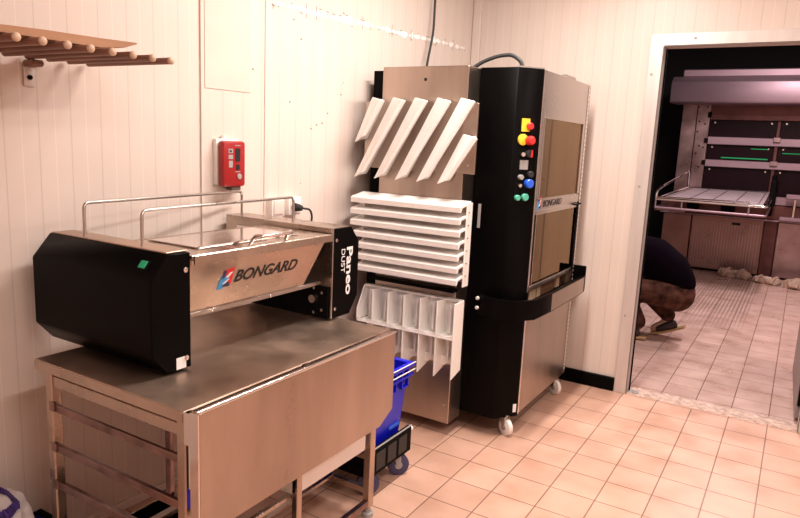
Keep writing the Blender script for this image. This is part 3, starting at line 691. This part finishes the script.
pl = build('power_plug', MB().tube([fpt(2.435, 1.168, .043), fpt(2.435, 1.168, .065), fpt(2.445, 1.166, .085)], [.021, .019, .012], 14)
    .tube([fpt(2.445, 1.166, .085), fpt(2.49, 1.160, .095), fpt(2.51, 1.12, .09), fpt(2.515, 1.06, .07), fpt(2.515, .85, .04)], .005, 8, .03), 'blackrub')
tag(pl, 'black plug with its drooping cord pushed into the wall socket', 'plug')

# ------------------------------------------------------------------ rod shelf, upper left
RZ = 1.715; rx = -1.73
rs = thing('rod_shelf', 'wall shelf of parallel brown wooden rods at upper left of the cream wall', 'shelf', (wl(1.3), 1.3, 1.64))
ys = [.827, .895]+[.963+.068*i for i in range(8)]
for y in ys:
    r_ = build('rod', MB().tube([(wl(y)+.02, y, RZ), (rx, y, RZ)], .0105, 14), 'wood', rs)
    build('rod_cap', MB().ball((rx+.001, y, RZ), .0118, (.7, 1, 1)), 'woodend', r_)
build('wall_rail', wb(.80, 1.10, RZ-.02, RZ+.02, .001, .03, .002), 'wood', rs)
ar = build('bracket_arm', MB().box(wl(1.265)+.002, -2.115, 1.225, 1.265, RZ-.032, RZ-.0112, .006), 'wood', rs)
build('wall_plate', wb(1.228, 1.265, 1.622, 1.69, .001, .006, .002), 'alu', ar)
build('bolt', MB().disc(fpt(1.247, 1.65, .006), nrm, .008, .006, 12), 'blackm', ar)
cbm = MB().prism([(.75, 1.7270), (1.0, 1.7275), (1.23, 1.7275), (1.31, 1.738), (1.356, 1.7545), (1.358, 1.759), (1.23, 1.7545), (1.07, 1.7515), (.75, 1.738)], 'x', -2.10, -1.78, .001)
tag(build('cardboard_sheet', cbm, 'board'), 'thin orange-brown cardboard sheet lying on the wooden rod shelf', 'sheet')

# ------------------------------------------------------------------ blue bin on a black dolly
bx0, bx1, by0, by1 = -1.80, -1.395, 2.14, 2.44
dolly = thing('wheeled_dolly', 'black wheeled dolly under the blue plastic bin', 'dolly', (-1.6, 2.29, 0))
build('deck', MB().box(bx0, bx1, by0, by1+.02, .145, .160, .004).box(bx0, bx1, by0, by0+.02, .10, .19, .004).box(bx0, bx1, by1, by1+.02, .10, .19, .004).box(bx0, bx0+.02, by0+.021, by1-.001, .10, .19, .004), 'blackm', dolly)
sk = build('side_skirt', MB().box(bx1-.012, bx1+.012, by0, by1+.035, .105, .225, .004), 'blackm', dolly)
for y in (2.18, 2.27, 2.36): build('skirt_panel', MB().box(bx1+.012, bx1+.016, y, y+.07, .125, .205, .004), 'blackrub', sk)
build('skirt_edge', MB().box(bx1+.006, bx1+.013, by0, by1+.035, .225, .230, .001), 'grey', sk)
build('corner_stud', MB().disc((bx1+.0, by1+.035, .205), (0, 1, 0), .012, .018, 12), 'white', dolly)
for x, y in ((bx1-.03, by1-.03), (bx1-.045, by0+.045), (bx0+.045, by0+.045), (bx0+.045, by1-.045)): caster(dolly, x, y, .050, 'rubwheel', 'grey', .8, .145)
bn = MB()
def frust(mb, x0, x1, y0, y1, z0, X0, X1_, Y0_, Y1, z1): return mb.hexa([(x0, y0, z0), (x1, y0, z0), (x1, y1, z0), (x0, y1, z0), (X0, Y0_, z1), (X1_, Y0_, z1), (X1_, Y1, z1), (X0, Y1, z1)])
for side in range(4):
    t_ = .005
    a0 = (bx0+.03, bx1-.03, by0+.03, by1-.02); a1 = (bx0+.0, bx1-.004, by0+.0, by1+.012)
    if side == 0: frust(bn, a0[1]-t_, a0[1], a0[2], a0[3], .175, a1[1]-t_, a1[1], a1[2], a1[3], .515)
    if side == 1: frust(bn, a0[0], a0[0]+t_, a0[2], a0[3], .175, a1[0], a1[0]+t_, a1[2], a1[3], .515)
    if side == 2: frust(bn, a0[0], a0[1], a0[2], a0[2]+t_, .175, a1[0], a1[1], a1[2], a1[2]+t_, .515)
    if side == 3: frust(bn, a0[0], a0[1], a0[3]-t_, a0[3], .175, a1[0], a1[1], a1[3]-t_, a1[3], .515)
bn.box(bx0+.03, bx1-.03, by0+.03, by1-.02, .172, .180, .001)
bin_ = thing('storage_bin', 'bright blue plastic bin standing on the black dolly behind the steel table', 'bin', (-1.6, 2.29, .17))
build('bin_body', bn, 'blue', bin_)
rim = MB()
for z0, z1, o_ in ((.515, .532, .022), (.470, .484, .018)):
    rim.box(bx1-.010, bx1-.004+o_, by0-.012, by1+.012+o_, z0, z1, .003).box(bx0-.01, bx0+.008, by0-.012, by1+.012+o_, z0, z1, .003).box(bx0+.008, bx1-.010, by0-.014, by0+.004, z0, z1, .003).box(bx0+.008, bx1-.010, by1+.006, by1+.012+o_, z0, z1, .003)
rr_ = build('rim', rim, 'blue', bin_)
build('rim_ridge', MB().box(bx1-.004+.0185, bx1-.004+.0235, by0, by1+.03, .4985, .503, .001).box(bx1-.004+.019, bx1-.004+.024, by0, by1+.032, .531, .535, .001), 'white', rr_)
build('rim_slot', MB().box(bx1-.003, bx1+.004, by0+.01, by1+.012, .504, .514, .001), 'ink', rr_)
for y in (2.17, 2.27, 2.37): build('rim_web', MB().box(bx1-.006, bx1+.012, y, y+.006, .43, .515, .001).box(bx1-.006, bx1+.012, y+.05, y+.056, .43, .515, .001).box(bx1-.006, bx1+.012, y, y+.056, .43, .436, .001), 'blue', rr_)
build('embossed_mark', MB().box(bx1-.03, bx1-.018, 2.33, 2.41, .245, .262, .002), 'blueb', bin_)

# ------------------------------------------------------------------ trays under the table
wt = MB().box(-1.60, -1.335, 1.60, 2.02, .300, .306, .001).box(-1.339, -1.333, 1.60, 2.02, .306, .385, .001).box(-1.60, -1.594, 1.60, 2.02, .306, .385, .001).box(-1.594, -1.339, 1.60, 1.606, .306, .385, .001).box(-1.594, -1.339, 2.014, 2.02, .306, .385, .001)
tr = build('dough_tray', wt, 'white'); tag(tr, 'white plastic tray slid under the table behind the fold-down leaf', 'tray')
build('tray_lip', MB().box(-1.345, -1.322, 1.595, 2.025, .380, .390, .002).box(-1.612, -1.590, 1.595, 2.025, .380, .390, .002), 'white', tr)
build('rest_bar', MB().box(-1.62, -1.59, 1.10, 2.075, .285, .299, .002).box(-1.37, -1.35, 1.10, 2.075, .285, .299, .002), 'steel', tb)
bt = MB().box(-1.82, -1.36, 1.20, 1.47, .136, .142, .001).box(-1.82, -1.814, 1.20, 1.47, .142, .20, .001).box(-1.366, -1.36, 1.20, 1.47, .142, .20, .001).box(-1.814, -1.366, 1.20, 1.206, .142, .20, .001).box(-1.814, -1.366, 1.464, 1.47, .142, .20, .001)
btr = build('baking_pan', bt, 'blackm'); tag(btr, 'black pan with bright rim on the bottom rails under the steel table', 'pan')
build('pan_rim', MB().tube([(-1.82, 1.20, .202), (-1.36, 1.20, .202), (-1.36, 1.47, .202), (-1.82, 1.47, .202), (-1.82, 1.20, .202)], .004, 8, .01), 'chrome', btr)
build('cross_bar', MB().box(-1.75, -1.73, 1.13, 2.05, .124, .136, .001).box(-1.52, -1.50, 1.13, 2.05, .124, .136, .001), 'steel', tb)

# ------------------------------------------------------------------ sack and crate, lower left
bm = bmesh.new(); bmesh.ops.create_cube(bm, size=1); bmesh.ops.subdivide_edges(bm, edges=list(bm.edges), cuts=7, use_grid_fill=True)
for v in bm.verts:
    c = v.co; k = 1-.35*(abs(c.x*2)**3)*(abs(c.z*2)**2); kk = 1-.30*(abs(c.y*2)**4)*(abs(c.z*2))
    wob = .012*math.sin(c.x*21+c.z*13)+.010*math.sin(c.y*27+1)
    v.co = Vector((c.x*.27*kk*(1+.15*c.z)-2.045+wob*.6, c.y*.20*k+.965+wob*.5, (c.z+.5)*.33*(1-.10*(abs(c.x*2)**2))+wob*(1 if c.z > -.4 else 0)+.000))
    v.co.z = max(v.co.z, 0)
sk_ = MB().add(bm)
sko = build('flour_sack', sk_, 'sack', sub=1); tag(sko, 'crumpled white flour sack with violet print at the lower left edge', 'sack')
pr = MB()
def sackpt(x, y): return None
for (xa, ya, xb, yb, w) in ((-2.17, 1.03, -2.06, 1.035, .013), (-2.06, 1.035, -1.965, 1.02, .013), (-1.965, 1.02, -1.935, .97, .014), (-1.935, .97, -1.930, .90, .022)):
    a = Vector((xa, ya, 0)); b = Vector((xb, yb, 0)); d = (b-a).normalized(); nn = Vector((-d.y, d.x, 0))*w/2
    za = .31 if ya > 1 else .30; zb = .305
    n_ = 6
    for i in range(n_):
        p = a.lerp(b, i/n_); q = a.lerp(b, (i+.8)/n_); z_ = .312
        pr.hexa([(p-nn)+Vector((0, 0, z_-.05)), (q-nn)+Vector((0, 0, z_-.05)), (q+nn)+Vector((0, 0, z_-.05)), (p+nn)+Vector((0, 0, z_-.05)), (p-nn)+Vector((0, 0, z_+.035)), (q-nn)+Vector((0, 0, z_+.035)), (q+nn)+Vector((0, 0, z_+.025)), (p+nn)+Vector((0, 0, z_+.022))])
prn = build('printed_band', pr, 'sackink', sko)
cr = MB()
cx0, cx1, cy0, cy1 = -2.160, -1.945, 1.085, 1.195
CZ = .145
cr.box(cx0, cx1, cy0, cy0+.008, 0.004, CZ, .002).box(cx0, cx1, cy1-.008, cy1, 0.004, CZ, .002).box(cx0, cx0+.008, cy0+.008, cy1-.008, 0.004, CZ, .002).box(cx1-.008, cx1, cy0+.008, cy1-.008, 0.004, CZ, .002).box(cx0+.008, cx1-.008, cy0+.008, cy1-.008, 0, .008, 0)
cro = build('plastic_crate', cr, 'bluedark'); tag(cro, 'dark blue plastic crate with black rim on the floor beside the sack', 'crate')
build('crate_rim', MB().box(cx0-.006, cx1+.004, cy0-.012, cy0+.010, CZ, CZ+.014, .003).box(cx0-.006, cx1+.004, cy1-.010, cy1+.008, CZ, CZ+.014, .003).box(cx0-.006, cx0+.010, cy0+.010, cy1-.010, CZ, CZ+.014, .003).box(cx1-.010, cx1+.004, cy0+.010, cy1-.010, CZ, CZ+.014, .003), 'blackm', cro)

# ------------------------------------------------------------------ oven room: deck oven
OY = 9.5
ov = thing('deck_oven', 'large steel deck oven with stacked dark doors at the back of the oven room', 'oven', (-.2, 10.0, 0))
OX1 = 1.3
build('oven_body', MB().box(-1.47, OX1, OY+.05, 10.4, .10, 2.55, .01), 'ovendark', ov)
build('hood', MB().prism([(9.0, 2.15), (9.0, 2.385), (9.10, 2.455), (OY+.049, 2.455), (OY+.049, 2.14), (9.02, 2.13)], 'x', -1.565, OX1+.1, .006), 'hood', ov)
build('hood_top', MB().box(-1.46, OX1, 9.13, OY+.4, 2.456, 2.545, .01), 'hood', ov)
cl_ = build('side_column', MB().box(-1.47, -1.29, OY-.04, OY+.049, .74, 2.15, .005).box(-1.285, -1.13, OY-.06, OY+.049, .74, 2.15, .005), 'oven', ov)
for x, z in ((-1.25, 1.93), (-1.18, 1.90), (-1.26, 1.80), (-1.22, 1.62), (-1.17, 1.60), (-1.25, 1.52), (-1.27, 2.11), (-1.17, 2.11), (-1.2, 1.35)): build('rivet', MB().disc((x, OY-.06, z), (0, -1, 0), .012, .004, 10), 'dark', cl_)
build('hinge_block', MB().box(-1.155, -1.115, OY-.09, OY-.06, 1.98, 2.05, .003).box(-1.165, -1.12, OY-.09, OY-.06, 1.66, 1.72, .003).box(-1.165, -1.12, OY-.09, OY-.06, 1.38, 1.44, .003), 'blackm', cl_)
build('header_panel', MB().box(-1.13, OX1, OY-.03, OY+.049, 1.955, 2.15, .004), 'ovendark', ov)
for z0, z1 in ((1.645, 1.742), (1.362, 1.452), (.93, 1.03)):
    build('deck_sill', MB().box(-1.13, OX1, OY-.07, OY+.049, z0, z1, .006), 'hood', ov)
for z0, z1 in ((1.745, 1.95), (1.455, 1.64), (1.035, 1.358)):
    for xa, xb in ((-1.125, -.365), (-.325, .43), (.47, 1.22)):
        dr = build('oven_door', MB().box(xa, xb, OY-.02, OY+.049, z0, z1, .003), 'ovenglass', ov)
        build('door_stud', MB().disc((xa+.06, OY-.02, z1-.03), (0, -1, 0), .013, .02, 10).disc((xb-.06, OY-.02, z1-.03), (0, -1, 0), .013, .02, 10), 'chrome', dr)
for x in (-.345, .45): build('door_divider', MB().box(x-.018, x+.018, OY-.05, OY+.049, 1.03, 1.95, .003), 'ovendark', ov)
for z in (1.745, 1.455): build('clasp', MB().box(-.385, -.305, OY-.10, OY-.07, z-.05, z+.01, .004), 'oven', ov)
build('indicator_strip', MB().box(-.95, -.42, OY-.028, OY-.021, 1.475, 1.490, .002).box(-.62, -.42, OY-.028, OY-.021, 1.60, 1.61, .002).box(-.27, .1, OY-.028, OY-.021, 1.56, 1.57, .002), 'greenlamp', ov)
build('lower_ledge', MB().box(-1.60, OX1, OY-.10, OY+.049, .745, .925, .006), 'ovendark', ov)
build('ledge_trim', MB().box(-1.60, OX1, OY-.11, OY+.04, .725, .745, .004), 'hood', ov)
build('lower_panel', MB().box(-1.56, -1.21, OY-.04, OY+.049, .03, .72, .006), 'ovenpan', ov)
rp = MB().box(-1.195, -.36, OY-.04, OY+.049, .03, .72, .004)
rbp = build('ribbed_panel', rp, 'ovenpan', ov)
rb = MB(); x = -1.16
while x < -.40: rb.box(x, x+.013, OY-.046, OY-.038, .06, .66, 0); x += .034
build('panel_rib', rb, 'oven', rbp)
build('dark_gap', MB().box(-.35, -.21, OY-.01, OY+.049, .03, .72, .004), 'ovendark', ov)
build('lower_panel', MB().box(-.20, OX1, OY-.06, OY+.049, .03, .72, .006), 'oven', ov)
build('plinth', MB().box(-1.50, OX1, OY, 10.3, 0, .10, .004), 'blackm', ov)
for x in (-.72, .2): build('vent_slot', MB().box(x, x+.10, OY-.048, OY-.045, .635, .665, .002), 'dark', ov)

# loader with rods and belt in front of it
ld = thing('oven_loader', 'steel loading frame with pale slatted belt sticking out from the oven', 'loader', (-.9, 8.9, .8))
LYf, LYr = 8.05, 9.36; zf, zr = .985, 1.075
def lp_(u, v, dz=0.): # u across 0..1, v depth 0..1
    xf = -1.43+u*(1.13); xr = -1.28+u*(.98); y = LYf+(LYr-LYf)*v
    return Vector((xf+(xr-xf)*v, y, zf+(zr-zf)*v+dz))
blt = MB().hexa([lp_(.04, .03, -.01), lp_(.96, .03, -.01), lp_(.96, .97, -.01), lp_(.04, .97, -.01), lp_(.04, .03, .006), lp_(.96, .03, .006), lp_(.96, .97, .006), lp_(.04, .97, .006)])
bo = build('belt', blt, 'mesh', ld)
for i in range(5): build('belt_bar', MB().tube([lp_(.08+.21*i, .04, .010), lp_(.08+.21*i, .96, .010)], .006, 8), 'hood', bo)
fm_ = MB().tube([lp_(0, 0), lp_(1, 0), lp_(1, 1), lp_(0, 1), lp_(0, 0)], .016, 10, .03)
build('frame', fm_, 'chrome', ld)
build('lower_frame', MB().tube([lp_(0, 0, -.10), lp_(1, 0, -.10), lp_(1, 1, -.12), lp_(0, 1, -.12), lp_(0, 0, -.10)], .013, 10, .03).tube([lp_(.25, 0, 0), lp_(.25, 0, -.10)], .01).tube([lp_(.85, 0, 0), lp_(.85, 0, -.10)], .012).tube([lp_(.0, 0, 0), lp_(.0, 0, -.10)], .01), 'hood', ld)
build('push_handle', MB().tube([lp_(0, 0, -.02), lp_(0, 0, .09), lp_(.02, .10, .13), lp_(.0, .98, .22), lp_(0, 1, .02)], .014, 10, .05).tube([lp_(0, 0, .02), lp_(.85, 0, .035), lp_(.85, 0, -.02)], .009, 8, .03), 'chrome', ld)
build('side_arm', MB().box(-.325, -.265, 8.9, 9.43, .93, 1.24, .01).box(-.335, -.285, 9.30, 9.43, .80, 1.30, .01), 'blackm', ld)
build('carriage', MB().box(-1.25, -1.12, 9.2, 9.385, .80, .96, .01), 'blackm', ld); build('carriage', MB().box(-.85, -.70, 9.2, 9.385, .80, .90, .01), 'blackm', ld)
sb_ = build('shelf_board', MB().box(-1.50, -1.17, 8.4, 8.75, .825, .85, .006), 'oven', ld)
build('shelf_strut', MB().box(-1.24, -1.20, 8.74, 9.40, .80, .83, .004), 'oven', ld)
# railing at the right
rl_ = thing('oven_rail', 'pale metal rail with uprights on the oven ledge at right', 'rail', (.1, 9.3, .75))
build('top_bar', MB().box(-.16, .70, 9.28, 9.34, 1.02, 1.08, .008), 'hood', rl_)
for x in (-.07, .12, .31, .50, .66): build('upright', MB().box(x, x+.025, 9.30, 9.33, .80, 1.02, .004), 'chrome', rl_)
build('base_bar', MB().box(-.2, .70, 9.24, 9.388, .755, .80, .008), 'hood', rl_)

# rolled cloths on the oven-room floor
def rag(x0, y0, x1, y1, r, nm, lab, seed):
    random.seed(seed); n = 26; pts = []; rr = []
    for i in range(n):
        t_ = i/(n-1); pts.append((x0+(x1-x0)*t_+.01*math.sin(i*1.9), y0+(y1-y0)*t_+.02*math.sin(i*1.3+seed), r*.86+.006*math.sin(i*2.1)))
        rr.append(r*(.78+.22*abs(math.sin(i*1.15+seed)))*(1 if 0 < i < n-1 else .6))
    o = build(nm, MB().tube(pts, rr, 12), 'cloth'); tag(o, lab, 'cloth', 'rolled cloths in front of the oven')
    z0 = min((o.matrix_basis @ v.co).z for v in o.data.vertices)
    k = MB()
    for j in range(3):
        c = random.uniform(.15, .85); cx = x0+(x1-x0)*c; cy = y0+(y1-y0)*c
        k.tube([(cx-.03, cy-r*1.0, r*.5), (cx-.01, cy-r*.7, r*1.5), (cx+.02, cy, r*2.0), (cx+.04, cy+r*.8, r*1.4)], r*.30, 8, .02)
    build('cloth_fold', k, 'cloth', o)
    return o
rag(-.76, 9.18, -.43, 9.13, .060, 'rolled_cloth', 'short knotted beige cloth on the floor under the loader', 1)
rag(-.36, 9.04, -.10, 8.99, .050, 'rolled_cloth', 'thin twisted beige cloth on the floor between the two other cloths', 2)
rag(-.02, 8.93, .22, 8.86, .062, 'rolled_cloth', 'fat rolled beige cloth on the floor nearest the door leaf', 3)

# ------------------------------------------------------------------ crouching person
def skin_mesh(name, verts, edges, radii, m, parent, root=0, sub=2):
    me = bpy.data.meshes.new(name); off = root_loc(parent) if parent else Vector((0, 0, 0))
    me.from_pydata([Vector(v)-off for v in verts], edges, []); me.update()
    o = bpy.data.objects.new(name, me); COL.objects.link(o); o.parent = parent
    sm = o.modifiers.new('skin', 'SKIN'); sm.use_smooth_shade = True; sm.branch_smoothing = .6
    if not me.skin_vertices: 
        o.data.attributes  # layer is made with the modifier below
    lay = me.skin_vertices[0].data if me.skin_vertices else None
    if lay is None:
        bmm = bmesh.new(); bmm.from_mesh(me); bmm.verts.layers.skin.verify(); bmm.to_mesh(me); bmm.free(); lay = me.skin_vertices[0].data
    for i, r in enumerate(radii):
        lay[i].radius = (r, r) if not isinstance(r, tuple) else r; lay[i].use_root = (i == root)
    s2_ = o.modifiers.new('sub', 'SUBSURF'); s2_.levels = sub; s2_.render_levels = sub
    dg = bpy.context.evaluated_depsgraph_get(); dg.update()
    nm = bpy.data.meshes.new_from_object(o.evaluated_get(dg)); o.modifiers.clear(); o.data = nm
    nm.materials.clear(); nm.materials.append(M[m]); nm.polygons.foreach_set('use_smooth', [True]*len(nm.polygons))
    return o
def blob(name, chains, m, parent, vox=.014, smooth=6):
    """limbs and trunk as tapering tubes fused into one continuous surface"""
    mb = MB()
    for pts, rr in chains:
        P_ = []; Q_ = []
        for i in range(len(pts)-1):
            for j in range(5):
                t_ = j/5; P_.append(Vector(pts[i]).lerp(Vector(pts[i+1]), t_)); Q_.append(rr[i]+(rr[i+1]-rr[i])*t_)
        P_.append(Vector(pts[-1])); Q_.append(rr[-1]); mb.tube(P_, Q_, 16)
        for p, r in zip(pts, rr): mb.ball(p, r)
    me = bpy.data.meshes.new(name); off = root_loc(parent); me.from_pydata([v-off for v in mb.v], [], mb.f)
    o = bpy.data.objects.new(name, me); COL.objects.link(o)
    if parent: o.parent = parent
    r = o.modifiers.new('r', 'REMESH'); r.mode = 'VOXEL'; r.voxel_size = vox
    sm = o.modifiers.new('s', 'SMOOTH'); sm.iterations = smooth; sm.factor = .6
    dg = bpy.context.evaluated_depsgraph_get(); dg.update()
    nm = bpy.data.meshes.new_from_object(o.evaluated_get(dg)); o.modifiers.clear(); o.data = nm
    nm.materials.clear(); nm.materials.append(M[m]); nm.polygons.foreach_set('use_smooth', [True]*len(nm.polygons))
    return o
pe = thing('person', 'person in dark top and mottled brown trousers crouching with back turned beyond the doorway', 'person', (-.98, 5.65, 0))
J = dict(pelvis=(-.775, 5.65, .40), waist=(-.84, 5.65, .53), chest=(-.97, 5.65, .655), upper=(-1.13, 5.66, .69), neck=(-1.27, 5.66, .665), head=(-1.37, 5.66, .62), brow=(-1.41, 5.66, .60),
 hipL=(-.80, 5.56, .37), kneeL=(-1.16, 5.46, .42), ankL=(-1.00, 5.50, .10), footL=(-1.09, 5.48, .045),
 hipR=(-.80, 5.74, .37), kneeR=(-1.15, 5.86, .43), ankR=(-.80, 5.74, .135), footR=(-.92, 5.73, .05),
 shL=(-1.13, 5.48, .66), elL=(-1.24, 5.38, .43), wrL=(-1.42, 5.48, .27), shR=(-1.13, 5.84, .66), elR=(-1.26, 5.92, .44), wrR=(-1.44, 5.80, .27))
j = lambda *k_: [J[q] for q in k_]
body_ = blob('body', [(j('pelvis', 'waist', 'chest', 'upper'), [.14, .125, .14, .12]), (j('upper', 'neck', 'head', 'brow'), [.08, .055, .090, .085]),
  (j('pelvis', 'hipL', 'kneeL', 'ankL', 'footL'), [.12, .085, .055, .036, .034]), (j('pelvis', 'hipR', 'kneeR', 'ankR', 'footR'), [.12, .085, .055, .036, .034]),
  (j('upper', 'shL', 'elL', 'wrL'), [.09, .055, .042, .026]), (j('upper', 'shR', 'elR', 'wrR'), [.09, .055, .042, .026])], 'skin', pe)
# hands: palm and five fingers each
for sgn, w in ((1, 'wrL'), (-1, 'wrR')):
    wv = Vector(J[w]); dr_ = Vector((-.8, .1*sgn, -.45)).normalized(); sd_ = Vector((.05, sgn, 0)).normalized()*-1
    hv_ = [wv, wv+dr_*.045, wv+dr_*.085]; he = [(0, 1), (1, 2)]; hr = [(.026, .018), (.036, .016), (.034, .014)]
    for fi, (o_, ln) in enumerate(((-.028, .062), (-.010, .075), (.010, .070), (.027, .055))):
        st = len(hv_); base = wv+dr_*.085-sd_*o_
        hv_ += [base+dr_*.012, base+dr_*ln*.5+Vector((0, 0, -.01)), base+dr_*ln*.75+Vector((.0, 0, -.035))]
        he += [(2, st), (st, st+1), (st+1, st+2)]; hr += [.009, .008, .007]
    st = len(hv_); hv_ += [wv+dr_*.035+sd_*.035, wv+dr_*.065+sd_*.055+Vector((0, 0, -.01)), wv+dr_*.085+sd_*.050+Vector((0, 0, -.03))]
    he += [(1, st), (st, st+1), (st+1, st+2)]; hr += [.012, .010, .008]
    skin_mesh('hand', hv_, he, hr, 'skin', body_)
for k_ in (-1, 1):
    build('ear', MB().ball((-1.365, 5.66+k_*.092, .625), .022, (.9, .5, 1.3)), 'skin', body_)
    build('eye', MB().ball((-1.487, 5.66+k_*.032, .580), .012), 'paper', body_)
build('nose', MB().ball((-1.485, 5.66, .545), .018, (1, .8, 1.3)), 'skin', body_)
build('mouth', MB().ball((-1.462, 5.66, .518), .020, (.5, 1, .4)), 'redk', body_)
build('hair', MB().ball((-1.375, 5.66, .648), .105, (1.05, .95, .86)), 'hair', pe)
shirt = blob('shirt', [([(-.765, 5.65, .475), (-.83, 5.65, .57), (-.97, 5.65, .655), (-1.13, 5.66, .69), (-1.22, 5.66, .68)], [.142, .155, .170, .150, .075]),
  ([J['upper'], J['shL'], J['elL']], [.11, .078, .060]), ([J['upper'], J['shR'], J['elR']], [.11, .078, .060])], 'shirt', pe)
blob('trousers', [([(-.79, 5.65, .46), (-.765, 5.65, .385)], [.145, .150]), ([(-.79, 5.575, .375), J['kneeL'], (-1.01, 5.495, .14)], [.118, .082, .066]),
  ([(-.79, 5.725, .375), J['kneeR'], (-.82, 5.735, .18)], [.118, .082, .062])], 'trouser', pe)
def shoe(toe, heel, tilt):
    toe = Vector(toe); heel = Vector(heel)
    o = skin_mesh('shoe', [heel, heel.lerp(toe, .35), heel.lerp(toe, .72), toe], [(0, 1), (1, 2), (2, 3)], [(.042, .046), (.042, .050), (.044, .034), (.034, .026)], 'shoe', pe)
    d = (toe-heel).normalized(); s_ = Vector((0, 1, 0)); up = s_.cross(d).normalized(); up = up if up.z > 0 else -up
    b0 = heel-up*.050-d*.045; b1 = heel.lerp(toe, .7)-up*.044; 
    b2 = toe+d*.045-up*.024
    b1.z = max(b1.z, .004); b2.z = max(b2.z, .004); b0.z = max(b0.z, .004)
    mb = MB()
    for p, q in ((b0, b1), (b1, b2)):
        mb.hexa([p-s_*.040, q-s_*.040, q+s_*.040, p+s_*.040, p-s_*.040+up*.018, q-s_*.040+up*.018, q+s_*.040+up*.018, p+s_*.040+up*.018])
    build('sole', mb, 'sole', o)
shoe((-1.13, 5.46, .040), (-.975, 5.48, .055), 0)
shoe((-.90, 5.71, .045), (-.735, 5.72, .125), 0)

# ------------------------------------------------------------------ lights
def area(name, loc, sx, sy, power, color, rot=(0, 0, 0)):
    l = bpy.data.lights.new(name, 'AREA'); l.shape = 'RECTANGLE'; l.size = sx; l.size_y = sy; l.energy = power; l.color = color
    o = bpy.data.objects.new(name, l); COL.objects.link(o); o.location = loc; o.rotation_euler = rot; return o
def fixture(lab, x, y, z, along, ln, power, color, group='ceiling tube lights'):
    f = thing('ceiling_light', lab, 'ceiling light', (x, y, z-.07), group)
    hx, hy = (.08, ln/2) if along == 'y' else (ln/2, .08)
    build('housing', MB().box(x-hx, x+hx, y-hy, y+hy, z-.05, z-.001, .006), 'white', f)
    area('tube_lamp', (x, y, z-.060), 2*hx*.9, 2*hy*.95, power, color)
    build('end_cap', MB().box(x-hx if along == 'y' else x-hx-.01, x+hx if along == 'y' else x-hx, y-hy-.01 if along == 'y' else y-hy, y-hy if along == 'y' else y+hy, z-.06, z-.002, .002), 'grey', f)
WARM = (1, .925, .86)
fixture('long tube light on the ceiling above the steel table', -1.0, 2.6, CE, 'y', 1.5, 44, WARM)
fixture('added fill light on the ceiling near the camera', .35, .7, CE, 'y', 1.4, 30, WARM)  # unseen tube added as fill from the camera side
fixture('added fill light on the ceiling in front of the doorway', 1.1, 2.9, CE, 'y', 1.2, 16, WARM)  # further unseen tube, added to spread the fill
fixture('tube light on the ceiling of the oven room', -.3, 7.2, 3.2, 'y', 1.2, 60, (1, .82, .82))
fixture('tube light on the oven room ceiling just beyond the doorway', -.1, 5.2, 3.2, 'x', 1.2, 34, (1, .86, .84))

w = bpy.data.worlds.new('w'); SC.world = w; w.use_nodes = True
w.node_tree.nodes['Background'].inputs[0].default_value = (.9, .8, .75, 1); w.node_tree.nodes['Background'].inputs[1].default_value = .15
vs = SC.view_settings; vs.view_transform = 'Standard'; vs.look = 'None'; vs.gamma = 1; vs.use_curve_mapping = False; vs.exposure = 0.6
